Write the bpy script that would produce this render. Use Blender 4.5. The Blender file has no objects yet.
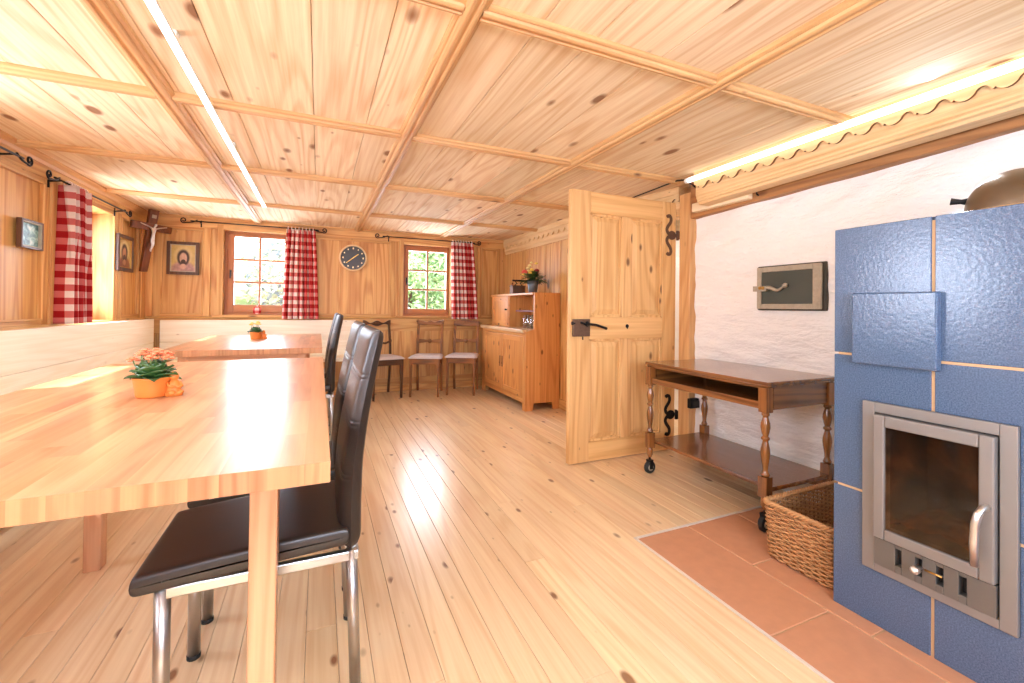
import bpy, bmesh, math, random
from mathutils import Vector, Matrix, Euler
random.seed(7)
PI = math.pi
scene = bpy.context.scene
COL = scene.collection
R = random.Random(11)

# ------------------------------------------------------------------ helpers
def lin(c):
    return c / 12.92 if c <= 0.04045 else ((c + 0.055) / 1.055) ** 2.4
def rgb(r, g, b):
    return (lin(r / 255), lin(g / 255), lin(b / 255), 1.0)

class MB:
    """collects shapes into one mesh"""
    def __init__(self):
        self.v = []; self.f = []; self.m = []; self.s = []; self.uv = None
    def add(self, verts, faces, mi=0, smooth=False):
        b = len(self.v); self.v += [tuple(p) for p in verts]
        for fc in faces:
            self.f.append(tuple(b + i for i in fc)); self.m.append(mi); self.s.append(smooth)
    def box(self, x0, x1, y0, y1, z0, z1, mi=0):
        if x0 > x1: x0, x1 = x1, x0
        if y0 > y1: y0, y1 = y1, y0
        if z0 > z1: z0, z1 = z1, z0
        v = [(x0,y0,z0),(x1,y0,z0),(x1,y1,z0),(x0,y1,z0),(x0,y0,z1),(x1,y0,z1),(x1,y1,z1),(x0,y1,z1)]
        self.add(v, [(0,3,2,1),(4,5,6,7),(0,1,5,4),(1,2,6,5),(2,3,7,6),(3,0,4,7)], mi)
    def obox(self, c, size, rot, mi=0):
        M = Euler(rot).to_matrix() if not isinstance(rot, Matrix) else rot
        hx, hy, hz = [s / 2 for s in size]; c = Vector(c)
        v = [c + M @ Vector(p) for p in [(-hx,-hy,-hz),(hx,-hy,-hz),(hx,hy,-hz),(-hx,hy,-hz),(-hx,-hy,hz),(hx,-hy,hz),(hx,hy,hz),(-hx,hy,hz)]]
        self.add(v, [(0,3,2,1),(4,5,6,7),(0,1,5,4),(1,2,6,5),(2,3,7,6),(3,0,4,7)], mi)
    def prism(self, poly, axis, a, b, mi=0, smooth=False):
        """poly 2D outline; axis 'x': (y,z) 'y': (x,z) 'z': (x,y)"""
        n = len(poly)
        def P(p, t):
            return {'x': (t, p[0], p[1]), 'y': (p[0], t, p[1]), 'z': (p[0], p[1], t)}[axis]
        v = [P(p, a) for p in poly] + [P(p, b) for p in poly]
        f = [(i, (i + 1) % n, n + (i + 1) % n, n + i) for i in range(n)]
        self.add(v, f, mi, smooth)
        base = len(self.v) - 2 * n
        self.f.append(tuple(base + i for i in reversed(range(n)))); self.m.append(mi); self.s.append(False)
        self.f.append(tuple(base + n + i for i in range(n))); self.m.append(mi); self.s.append(False)
    def tube(self, pts, r, n=8, mi=0, caps=True, flat=None):
        pts = [Vector(p) for p in pts]; k = len(pts)
        rs = r if isinstance(r, (list, tuple)) else [r] * k
        v = []; f = []; up = None
        for i, p in enumerate(pts):
            t = (pts[min(i + 1, k - 1)] - pts[max(i - 1, 0)])
            t = t.normalized() if t.length > 1e-9 else Vector((0, 0, 1))
            if up is None:
                up = Vector((0, 0, 1)) if abs(t.z) < 0.9 else Vector((1, 0, 0))
            a = t.cross(up); a = a.normalized() if a.length > 1e-6 else t.orthogonal().normalized()
            b = a.cross(t).normalized(); up = b
            for j in range(n):
                w = 2 * PI * j / n
                v.append(p + (a * math.cos(w) + b * math.sin(w) * (flat or 1)) * rs[i])
        for i in range(k - 1):
            for j in range(n):
                f.append((i*n+j, i*n+(j+1)%n, (i+1)*n+(j+1)%n, (i+1)*n+j))
        if caps:
            f.append(tuple(reversed(range(n)))); f.append(tuple((k-1)*n+j for j in range(n)))
        self.add(v, f, mi, True)
    def lathe(self, prof, c=(0,0,0), n=20, mi=0, M=None, smooth=True):
        v = []; f = []; k = len(prof); c = Vector(c)
        for r, z in prof:
            for j in range(n):
                w = 2 * PI * j / n
                p = Vector((r * math.cos(w), r * math.sin(w), z))
                if M is not None: p = M @ p
                v.append(c + p)
        for i in range(k - 1):
            for j in range(n):
                f.append((i*n+j, i*n+(j+1)%n, (i+1)*n+(j+1)%n, (i+1)*n+j))
        f.append(tuple(reversed(range(n)))); f.append(tuple((k-1)*n+j for j in range(n)))
        self.add(v, f, mi, smooth)
    def ball(self, c, r, n=8, m=6, mi=0, M=None):
        r = r if isinstance(r, (list, tuple)) else (r, r, r)
        v = []; f = []; c = Vector(c)
        for i in range(m + 1):
            th = PI * i / m
            for j in range(n):
                w = 2 * PI * j / n
                p = Vector((r[0]*math.sin(th)*math.cos(w), r[1]*math.sin(th)*math.sin(w), r[2]*math.cos(th)))
                if M is not None: p = M @ p
                v.append(c + p)
        for i in range(m):
            for j in range(n):
                f.append((i*n+j, (i+1)*n+j, (i+1)*n+(j+1)%n, i*n+(j+1)%n))
        self.add(v, f, mi, True)
    def grid(self, fn, nu, nv, mi=0, uvf=None, smooth=True):
        b = len(self.v)
        for i in range(nu + 1):
            for j in range(nv + 1):
                self.v.append(tuple(fn(i / nu, j / nv)))
        for i in range(nu):
            for j in range(nv):
                a = b + i*(nv+1) + j
                self.f.append((a, a + nv + 1, a + nv + 2, a + 1)); self.m.append(mi); self.s.append(smooth)
        if uvf:
            if self.uv is None: self.uv = {}
            for i in range(nu + 1):
                for j in range(nv + 1):
                    self.uv[b + i*(nv+1) + j] = uvf(i / nu, j / nv)
    def build(self, name, mats, parent=None, bevel=0.0, segs=2, solid=0.0, subsurf=0):
        me = bpy.data.meshes.new(name)
        off = OFF.get(parent, Vector((0, 0, 0))) if parent else Vector((0, 0, 0))
        me.from_pydata([tuple(Vector(p) - off) for p in self.v], [], self.f)
        if not isinstance(mats, (list, tuple)): mats = [mats]
        for mt in mats: me.materials.append(mt)
        for p, mi, sm in zip(me.polygons, self.m, self.s):
            p.material_index = mi; p.use_smooth = sm
        if self.uv:
            ul = me.uv_layers.new(name='UVMap')
            for l in me.loops:
                ul.data[l.index].uv = self.uv.get(l.vertex_index, (0, 0))
        me.update()
        o = bpy.data.objects.new(name, me); COL.objects.link(o)
        if parent: o.parent = parent
        OFF[o] = off
        if bevel:
            md = o.modifiers.new('bevel', 'BEVEL'); md.width = bevel; md.segments = segs
            md.limit_method = 'ANGLE'; md.angle_limit = math.radians(40)
        if solid:
            md = o.modifiers.new('solid', 'SOLIDIFY'); md.thickness = solid; md.offset = 0
        if subsurf:
            md = o.modifiers.new('sub', 'SUBSURF'); md.levels = subsurf; md.render_levels = subsurf
        return o
OFF = {}

def tag(o, label, cat, group=None, kind=None):
    o['label'] = label; o['category'] = cat
    if group: o['group'] = group
    if kind: o['kind'] = kind
    return o
def thing(name, label, cat, loc=(0, 0, 0), group=None, kind=None):
    o = bpy.data.objects.new(name, None); COL.objects.link(o)
    o.location = loc; o.empty_display_size = 0.1
    OFF[o] = Vector(loc)
    return tag(o, label, cat, group, kind)
def struct(o, label, cat):
    return tag(o, label, cat, None, 'structure')
def kids(o):
    return [c for c in bpy.data.objects if c.parent == o]
def copy_tree(o, parent=None):
    c = o.copy(); COL.objects.link(c)
    if parent: c.parent = parent
    for ch in kids(o):
        copy_tree(ch, c)
    return c

# ------------------------------------------------------------------ materials
def newmat(name):
    m = bpy.data.materials.new(name); m.use_nodes = True
    nt = m.node_tree
    return m, nt, nt.nodes['Principled BSDF']
def nd(nt, t, **kw):
    n = nt.nodes.new(t)
    for k, v in kw.items():
        if k == 'inp':
            for a, b in v.items(): n.inputs[a].default_value = b
        else: setattr(n, k, v)
    return n
def plain(name, col, rough=0.5, metal=0.0, bump=0.0, bscale=40, coat=0.0, var=0.0, vscale=6, spec=0.5):
    m, nt, p = newmat(name)
    p.inputs['Roughness'].default_value = rough; p.inputs['Metallic'].default_value = metal
    p.inputs['Specular IOR Level'].default_value = spec
    p.inputs['Coat Weight'].default_value = coat
    tc = nd(nt, 'ShaderNodeTexCoord')
    n = nd(nt, 'ShaderNodeTexNoise', inp={'Scale': vscale, 'Detail': 3.0})
    nt.links.new(tc.outputs['Object'], n.inputs['Vector'])
    mx = nd(nt, 'ShaderNodeMix', data_type='RGBA')
    k = max(var, 0.04)
    mx.inputs[6].default_value = tuple(min(1, c * (1 + k)) for c in col[:3]) + (1,)
    mx.inputs[7].default_value = tuple(c * (1 - k) for c in col[:3]) + (1,)
    nt.links.new(n.outputs['Fac'], mx.inputs[0]); nt.links.new(mx.outputs[2], p.inputs['Base Color'])
    if bump:
        n2 = nd(nt, 'ShaderNodeTexNoise', inp={'Scale': bscale, 'Detail': 2.0})
        nt.links.new(tc.outputs['Object'], n2.inputs['Vector'])
        bp = nd(nt, 'ShaderNodeBump', inp={'Strength': bump, 'Distance': 0.01})
        nt.links.new(n2.outputs['Fac'], bp.inputs['Height']); nt.links.new(bp.outputs['Normal'], p.inputs['Normal'])
    return m
def emit(name, col, st):
    m, nt, p = newmat(name)
    p.inputs['Base Color'].default_value = (0.8, 0.8, 0.8, 1)
    p.inputs['Emission Color'].default_value = col; p.inputs['Emission Strength'].default_value = st
    return m

def wood(name, light, dark, axis='z', rough=0.45, knots=0.5, ring=0.5, tone=0.16, knotcol=(92, 48, 20), coat=0.0, kscale=1.0, spec=0.5, fine=0.5):
    """planed timber: grain runs along `axis`, each separate board gets its own tone and offset"""
    m, nt, p = newmat(name); L = nt.links.new
    p.inputs['Roughness'].default_value = rough; p.inputs['Coat Weight'].default_value = coat
    p.inputs['Coat Roughness'].default_value = 0.12; p.inputs['Specular IOR Level'].default_value = spec
    tc = nd(nt, 'ShaderNodeTexCoord'); geo = nd(nt, 'ShaderNodeNewGeometry')
    wn = nd(nt, 'ShaderNodeTexWhiteNoise', noise_dimensions='1D')
    L(geo.outputs['Random Per Island'], wn.inputs['W'])
    off = nd(nt, 'ShaderNodeVectorMath', operation='SCALE'); off.inputs['Scale'].default_value = 23.0
    L(wn.outputs['Color'], off.inputs[0])
    add = nd(nt, 'ShaderNodeVectorMath', operation='ADD')
    L(tc.outputs['Object'], add.inputs[0]); L(off.outputs[0], add.inputs[1])
    def mapped(al, cr):
        mp = nd(nt, 'ShaderNodeMapping'); s = [cr, cr, cr]; s['xyz'.index(axis)] = al
        mp.inputs['Scale'].default_value = s; L(add.outputs[0], mp.inputs['Vector']); return mp
    a = mapped(1.6, 60.0)
    n1 = nd(nt, 'ShaderNodeTexNoise', inp={'Scale': 1.0, 'Detail': 3.0, 'Roughness': 0.6}); L(a.outputs[0], n1.inputs['Vector'])
    b = mapped(0.42, 5.5)
    n2 = nd(nt, 'ShaderNodeTexNoise', inp={'Scale': 1.0, 'Detail': 1.0, 'Distortion': 0.08}); L(b.outputs[0], n2.inputs['Vector'])
    mul = nd(nt, 'ShaderNodeMath', operation='MULTIPLY'); mul.inputs[1].default_value = 62.0; L(n2.outputs['Fac'], mul.inputs[0])
    sn = nd(nt, 'ShaderNodeMath', operation='SINE'); L(mul.outputs[0], sn.inputs[0])
    mr = nd(nt, 'ShaderNodeMapRange', inp={'From Min': -0.2, 'From Max': 1.0, 'To Min': 0.0, 'To Max': ring}); L(sn.outputs[0], mr.inputs['Value'])
    fm = nd(nt, 'ShaderNodeMapRange', inp={'From Min': 0.3, 'From Max': 0.75, 'To Min': 0.0, 'To Max': fine}); L(n1.outputs['Fac'], fm.inputs['Value'])
    sm = nd(nt, 'ShaderNodeMath', operation='ADD', use_clamp=True); L(mr.outputs[0], sm.inputs[0]); L(fm.outputs[0], sm.inputs[1])
    mx = nd(nt, 'ShaderNodeMix', data_type='RGBA'); mx.inputs[6].default_value = light; mx.inputs[7].default_value = dark
    L(sm.outputs[0], mx.inputs[0])
    # per-board tone
    hv = nd(nt, 'ShaderNodeHueSaturation')
    vr = nd(nt, 'ShaderNodeMapRange', inp={'To Min': 1 - tone, 'To Max': 1 + tone * 0.6}); L(wn.outputs['Value'], vr.inputs['Value'])
    hr = nd(nt, 'ShaderNodeMapRange', inp={'To Min': 0.497, 'To Max': 0.503}); L(geo.outputs['Random Per Island'], hr.inputs['Value'])
    L(mx.outputs[2], hv.inputs['Color']); L(vr.outputs[0], hv.inputs['Value']); L(hr.outputs[0], hv.inputs['Hue'])
    out = hv.outputs['Color']
    if knots > 0:
        c = mapped(3.4 * kscale, 7.0 * kscale)
        vo = nd(nt, 'ShaderNodeTexVoronoi', inp={'Scale': 1.0, 'Randomness': 1.0}); L(c.outputs[0], vo.inputs['Vector'])
        sep = nd(nt, 'ShaderNodeSeparateColor'); L(vo.outputs['Color'], sep.inputs[0])
        kr = nd(nt, 'ShaderNodeMapRange', inp={'From Min': 1 - knots, 'From Max': 1.0, 'To Min': 0.02, 'To Max': 0.20}); L(sep.outputs[0], kr.inputs['Value'])
        df = nd(nt, 'ShaderNodeMath', operation='SUBTRACT'); L(kr.outputs[0], df.inputs[0]); L(vo.outputs['Distance'], df.inputs[1])
        kk = nd(nt, 'ShaderNodeMapRange', inp={'From Min': -0.05, 'From Max': 0.05}); L(df.outputs[0], kk.inputs['Value'])
        mk = nd(nt, 'ShaderNodeMix', data_type='RGBA'); mk.inputs[7].default_value = rgb(*knotcol)
        ks = nd(nt, 'ShaderNodeMath', operation='MULTIPLY'); ks.inputs[1].default_value = 0.85; L(kk.outputs[0], ks.inputs[0])
        L(ks.outputs[0], mk.inputs[0]); L(out, mk.inputs[6]); out = mk.outputs[2]
    L(out, p.inputs['Base Color'])
    bp = nd(nt, 'ShaderNodeBump', inp={'Strength': 0.08, 'Distance': 0.004}); L(n1.outputs['Fac'], bp.inputs['Height']); L(bp.outputs['Normal'], p.inputs['Normal'])
    return m

M = {}
WL, WD = rgb(222, 174, 106), rgb(182, 116, 54)            # wall panelling
for ax in 'xyz':
    M['wall_' + ax] = wood('panelling_' + ax, WL, WD, ax, rough=0.5, knots=0.18, ring=0.5, tone=0.12)
    M['trimw_' + ax] = wood('trim_timber_' + ax, rgb(226, 178, 118), rgb(188, 126, 68), ax, rough=0.5, knots=0.14, ring=0.3, tone=0.06)
    M['pine_' + ax] = wood('white_pine_' + ax, rgb(247, 237, 216), rgb(230, 208, 172), ax, rough=0.5, knots=0.62, ring=0.22, tone=0.04, kscale=1.1, knotcol=(150, 100, 62))
    M['door_' + ax] = wood('door_pine_' + ax, rgb(236, 190, 128), rgb(202, 144, 80), ax, rough=0.5, knots=0.28, ring=0.42, tone=0.06, kscale=1.5)
    M['cab_' + ax] = wood('sideboard_pine_' + ax, rgb(226, 164, 96), rgb(186, 112, 54), ax, rough=0.4, knots=0.62, ring=0.36, tone=0.06, kscale=2.0)
    M['win_' + ax] = wood('window_larch_' + ax, rgb(190, 124, 72), rgb(150, 86, 44), ax, rough=0.4, knots=0.0, ring=0.3, tone=0.05)
    M['oak_' + ax] = wood('trolley_oak_' + ax, rgb(150, 94, 46), rgb(84, 46, 20), ax, rough=0.26, knots=0.0, ring=0.5, tone=0.08, coat=0.7)
    M['dark_' + ax] = wood('dark_walnut_' + ax, rgb(96, 60, 36), rgb(52, 30, 16), ax, rough=0.35, knots=0.0, ring=0.4, tone=0.06)
    M['mid_' + ax] = wood('old_cherry_' + ax, rgb(158, 98, 38), rgb(82, 45, 13), ax, rough=0.5, knots=0.0, ring=0.5, tone=0.06)
    M['beech_' + ax] = wood('table_beech_' + ax, rgb(220, 164, 122), rgb(186, 122, 80), ax, rough=0.30, knots=0.02, ring=0.34, tone=0.24, coat=0.15, fine=0.5)
    M['crossw_' + ax] = wood('crucifix_timber_' + ax, rgb(118, 64, 34), rgb(70, 34, 16), ax, rough=0.35, knots=0, ring=0.4, tone=0.04)
M['beech_end'] = wood('beech_end_grain', rgb(196, 138, 92), rgb(150, 92, 52), 'z', rough=0.5, knots=0.0, ring=0.45, tone=0.16)
M['ceil'] = wood('ceiling_boards', rgb(246, 227, 194), rgb(212, 170, 120), 'y', rough=0.8, spec=0.3, knots=0.62, ring=0.36, tone=0.13, knotcol=(126, 76, 40), kscale=1.05)
M['batten_x'] = wood('ceiling_batten_x', rgb(218, 176, 122), rgb(176, 122, 70), 'x', rough=0.55, knots=0.12, ring=0.3, tone=0.05)
M['batten_y'] = wood('ceiling_batten_y', rgb(218, 176, 122), rgb(176, 122, 70), 'y', rough=0.55, knots=0.12, ring=0.3, tone=0.05)
M['floor'] = wood('floor_larch', rgb(238, 211, 170), rgb(214, 170, 122), 'y', rough=0.28, knots=0.60, ring=0.30, tone=0.10, kscale=1.9, knotcol=(116, 64, 32), coat=0.1, spec=0.45)
M['beam'] = wood('old_beam', rgb(186, 132, 78), rgb(134, 86, 46), 'y', rough=0.6, knots=0.4, ring=0.4, tone=0.04)
M['carve'] = wood('carved_cornice', rgb(234, 200, 148), rgb(206, 158, 102), 'y', rough=0.5, knots=0.2, ring=0.3, tone=0.03, kscale=1.6)
M['dark_edge'] = plain('dark_scallop_edge', rgb(120, 76, 42), 0.6)  # dark brown underside along the scalloped edge
M['black'] = plain('wrought_iron', rgb(34, 32, 32), 0.45, 0.7, 0.2, 120)
M['rusty'] = plain('brown_iron', rgb(112, 84, 66), 0.5, 0.5, 0.3, 160, var=0.2, vscale=60)
M['chrome'] = plain('brushed_steel_tube', rgb(178, 177, 176), 0.34, 1.0)
M['steel'] = plain('stove_steel', rgb(142, 138, 134), 0.42, 0.45, 0.05, 200, var=0.1, vscale=8)
M['steel_dark'] = plain('stove_control_steel', rgb(112, 108, 102), 0.45, 0.45, 0.05, 200, var=0.1)
M['soot'] = plain('soot_black', rgb(20, 17, 15), 0.7)
M['silver'] = plain('silver_metal', rgb(214, 210, 204), 0.3, 0.9)
M['gold'] = plain('brass', rgb(196, 150, 80), 0.3, 0.9)
M['white'] = plain('white_paint', rgb(236, 232, 224), 0.5)
M['rubber'] = plain('black_rubber', rgb(26, 25, 25), 0.6)

def leather():
    m, nt, p = newmat('black_leatherette'); L = nt.links.new
    p.inputs['Base Color'].default_value = rgb(40, 33, 30); p.inputs['Roughness'].default_value = 0.36
    p.inputs['Specular IOR Level'].default_value = 0.55
    tc = nd(nt, 'ShaderNodeTexCoord'); v = nd(nt, 'ShaderNodeTexVoronoi', inp={'Scale': 380.0}); L(tc.outputs['Object'], v.inputs['Vector'])
    bp = nd(nt, 'ShaderNodeBump', inp={'Strength': 0.12, 'Distance': 0.002}); L(v.outputs['Distance'], bp.inputs['Height']); L(bp.outputs['Normal'], p.inputs['Normal'])
    return m
M['leather'] = leather()

def plaster():
    m, nt, p = newmat('lime_plaster'); L = nt.links.new
    p.inputs['Roughness'].default_value = 0.85
    tc = nd(nt, 'ShaderNodeTexCoord')
    n = nd(nt, 'ShaderNodeTexNoise', inp={'Scale': 3.0, 'Detail': 5.0}); L(tc.outputs['Object'], n.inputs['Vector'])
    cr = nd(nt, 'ShaderNodeMix', data_type='RGBA'); cr.inputs[6].default_value = rgb(252, 249, 244); cr.inputs[7].default_value = rgb(246, 240, 230)
    L(n.outputs['Fac'], cr.inputs[0]); L(cr.outputs[2], p.inputs['Base Color'])
    mp = nd(nt, 'ShaderNodeMapping'); mp.inputs['Scale'].default_value = (8, 6, 18); L(tc.outputs['Object'], mp.inputs['Vector'])
    n2 = nd(nt, 'ShaderNodeTexNoise', inp={'Scale': 1.0, 'Detail': 6.0, 'Roughness': 0.6}); L(mp.outputs[0], n2.inputs['Vector'])
    bp = nd(nt, 'ShaderNodeBump', inp={'Strength': 1.0, 'Distance': 0.03}); L(n2.outputs['Fac'], bp.inputs['Height']); L(bp.outputs['Normal'], p.inputs['Normal'])
    return m
M['plaster'] = plaster()

def tile_blue():
    m, nt, p = newmat('blue_glazed_tile'); L = nt.links.new
    p.inputs['Roughness'].default_value = 0.22; p.inputs['Specular IOR Level'].default_value = 0.6
    tc = nd(nt, 'ShaderNodeTexCoord')
    n = nd(nt, 'ShaderNodeTexNoise', inp={'Scale': 260.0, 'Detail': 2.0}); L(tc.outputs['Object'], n.inputs['Vector'])
    cr = nd(nt, 'ShaderNodeMapRange', inp={'From Min': 0.35, 'From Max': 0.7}); L(n.outputs['Fac'], cr.inputs['Value'])
    mx = nd(nt, 'ShaderNodeMix', data_type='RGBA'); mx.inputs[6].default_value = rgb(64, 84, 112); mx.inputs[7].default_value = rgb(92, 114, 142)
    L(cr.outputs[0], mx.inputs[0]); L(mx.outputs[2], p.inputs['Base Color'])
    n2 = nd(nt, 'ShaderNodeTexNoise', inp={'Scale': 85.0, 'Detail': 1.0}); L(tc.outputs['Object'], n2.inputs['Vector'])
    bp = nd(nt, 'ShaderNodeBump', inp={'Strength': 0.13, 'Distance': 0.004}); L(n2.outputs['Fac'], bp.inputs['Height']); L(bp.outputs['Normal'], p.inputs['Normal'])
    return m
M['tile'] = tile_blue()
M['grout'] = plain('beige_grout', rgb(206, 170, 128), 0.8)
M['terra'] = plain('terracotta_hearth_tile', rgb(196, 140, 104), 0.5, 0, 0.05, 90, var=0.12, vscale=22)
M['terra_grout'] = plain('hearth_grout', rgb(196, 158, 122), 0.8)
M['strip'] = plain('pale_metal_strip', rgb(232, 222, 208), 0.4, 0.3)
M['pot'] = plain('orange_pot', rgb(222, 130, 56), 0.55, var=0.08, vscale=40)
M['leaf'] = plain('succulent_leaf', rgb(58, 92, 42), 0.38, var=0.35, vscale=25)
M['leaf2'] = plain('bouquet_leaf', rgb(66, 92, 40), 0.5, var=0.4, vscale=30)
M['petal'] = plain('salmon_petal', rgb(236, 132, 88), 0.55, var=0.12, vscale=80)
M['yellow'] = plain('yellow_petal', rgb(240, 206, 90), 0.55, var=0.12, vscale=80)
M['cream'] = plain('cream_petal', rgb(244, 228, 160), 0.55, var=0.1, vscale=80)
M['coral'] = plain('coral_petal', rgb(226, 92, 76), 0.55, var=0.2, vscale=80)
M['wine'] = plain('dark_red_petal', rgb(128, 34, 36), 0.55, var=0.2, vscale=80)
M['zinc'] = plain('grey_vase', rgb(96, 100, 104), 0.35, 0.5)
M['stem'] = plain('green_stem', rgb(96, 120, 60), 0.6)
M['bronze'] = plain('brushed_bronze', rgb(120, 102, 80), 0.36, 0.6, var=0.08, vscale=12)
M['bronze_lt'] = plain('pale_brass_rim', rgb(220, 186, 136), 0.35, 0.7)
M['wicker'] = plain('willow_wicker', rgb(188, 138, 88), 0.6, 0, 0.2, 200, var=0.45, vscale=38)
M['wicker_d'] = plain('willow_stake', rgb(156, 104, 58), 0.6, 0, 0.2, 200, var=0.3, vscale=38)
M['aged'] = plain('worn_grey_iron', rgb(176, 164, 142), 0.55, 0.3, 0.4, 140, var=0.25, vscale=50)
M['hatch'] = plain('dark_green_iron', rgb(70, 72, 60), 0.5, 0.3, 0.08, 60, var=0.1)
M['hatchedge'] = plain('dark_hatch_rim', rgb(74, 66, 54), 0.6, 0.3, 0.3, 120, var=0.2)
M['paleboard'] = plain('pale_board', rgb(240, 218, 180), 0.6, var=0.06)
M['pad'] = plain('lilac_grey_upholstery', rgb(190, 176, 170), 0.85, 0, 0.3, 300, var=0.2, vscale=70)
M['clockface'] = plain('dark_clock_dial', rgb(48, 40, 32), 0.35, var=0.1)
M['clockrim'] = plain('pale_wood_clock_rim', rgb(232, 200, 150), 0.4)
M['ledcase'] = plain('white_aluminium', rgb(236, 234, 230), 0.4)
M['redshelf'] = plain('dark_red_shelf', rgb(112, 44, 40), 0.5)

def gingham():
    m, nt, p = newmat('red_gingham'); L = nt.links.new
    p.inputs['Roughness'].default_value = 0.9; p.inputs['Specular IOR Level'].default_value = 0.1
    uv = nd(nt, 'ShaderNodeUVMap'); sx = nd(nt, 'ShaderNodeSeparateXYZ'); L(uv.outputs[0], sx.inputs[0])
    def stripe(o):
        a = nd(nt, 'ShaderNodeMath', operation='FRACT'); L(o, a.inputs[0])
        b = nd(nt, 'ShaderNodeMath', operation='GREATER_THAN'); b.inputs[1].default_value = 0.5; L(a.outputs[0], b.inputs[0]); return b
    a, b = stripe(sx.outputs[0]), stripe(sx.outputs[1])
    s = nd(nt, 'ShaderNodeMath', operation='ADD'); L(a.outputs[0], s.inputs[0]); L(b.outputs[0], s.inputs[1])
    h = nd(nt, 'ShaderNodeMath', operation='MULTIPLY'); h.inputs[1].default_value = 0.5; L(s.outputs[0], h.inputs[0])
    r = nd(nt, 'ShaderNodeValToRGB'); r.color_ramp.interpolation = 'CONSTANT'
    e = r.color_ramp.elements; e[0].color = rgb(244, 226, 214); e[0].position = 0
    e[1].color = rgb(176, 34, 36); e[1].position = 0.9
    k = e.new(0.4); k.color = rgb(218, 116, 108)
    L(h.outputs[0], r.inputs[0]); L(r.outputs[0], p.inputs['Base Color'])
    tr = nd(nt, 'ShaderNodeBsdfTranslucent'); L(r.outputs[0], tr.inputs['Color'])
    mx = nd(nt, 'ShaderNodeMixShader'); mx.inputs[0].default_value = 0.3
    L(p.outputs[0], mx.inputs[1]); L(tr.outputs[0], mx.inputs[2]); L(mx.outputs[0], nt.nodes['Material Output'].inputs[0])
    return m
M['gingham'] = gingham()

def glass(name, tint=(1, 1, 1, 1), refl=0.08, rough=0.02):
    m, nt, p = newmat(name); L = nt.links.new
    t = nd(nt, 'ShaderNodeBsdfTransparent'); t.inputs[0].default_value = tint
    g = nd(nt, 'ShaderNodeBsdfGlossy'); g.inputs['Roughness'].default_value = rough
    fr = nd(nt, 'ShaderNodeLayerWeight'); fr.inputs[0].default_value = 0.5
    pw = nd(nt, 'ShaderNodeMath', operation='POWER'); pw.inputs[1].default_value = 4.0; L(fr.outputs['Facing'], pw.inputs[0])
    ad = nd(nt, 'ShaderNodeMath', operation='MULTIPLY_ADD', use_clamp=True); ad.inputs[1].default_value = 0.6; ad.inputs[2].default_value = refl; L(pw.outputs[0], ad.inputs[0])
    mx = nd(nt, 'ShaderNodeMixShader'); L(ad.outputs[0], mx.inputs[0]); L(t.outputs[0], mx.inputs[1]); L(g.outputs[0], mx.inputs[2])
    L(mx.outputs[0], nt.nodes['Material Output'].inputs[0])
    return m
M['pane'] = glass('window_glass', refl=0.05)
M['tumbler'] = glass('drinking_glass', (0.985, 0.99, 0.99, 1), refl=0.24)
def fireglass():
    m, nt, p = newmat('sooty_fire_glass'); L = nt.links.new
    tc = nd(nt, 'ShaderNodeTexCoord')
    n = nd(nt, 'ShaderNodeTexNoise', inp={'Scale': 5.0, 'Detail': 4.0, 'Distortion': 0.6}); L(tc.outputs['Object'], n.inputs['Vector'])
    r = nd(nt, 'ShaderNodeValToRGB'); e = r.color_ramp.elements
    e[0].color = (0.85, 0.66, 0.5, 1); e[0].position = 0.42; e[1].color = (0.16, 0.09, 0.045, 1); e[1].position = 0.62
    L(n.outputs['Fac'], r.inputs[0])
    t = nd(nt, 'ShaderNodeBsdfTransparent'); L(r.outputs[0], t.inputs[0])
    g = nd(nt, 'ShaderNodeBsdfGlossy'); g.inputs['Roughness'].default_value = 0.08; g.inputs[0].default_value = (0.9, 0.85, 0.8, 1)
    mx = nd(nt, 'ShaderNodeMixShader'); mx.inputs[0].default_value = 0.055
    L(t.outputs[0], mx.inputs[1]); L(g.outputs[0], mx.inputs[2]); L(mx.outputs[0], nt.nodes['Material Output'].inputs[0])
    return m
M['fireglass'] = fireglass()
M['firebrick'] = plain('scorched_firebrick', rgb(84, 48, 28), 0.8, 0, 0.3, 40, var=0.5, vscale=12)
M['ash'] = plain('ash_and_embers', rgb(150, 92, 56), 0.9, 0, 0.6, 60, var=0.6, vscale=30)

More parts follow.
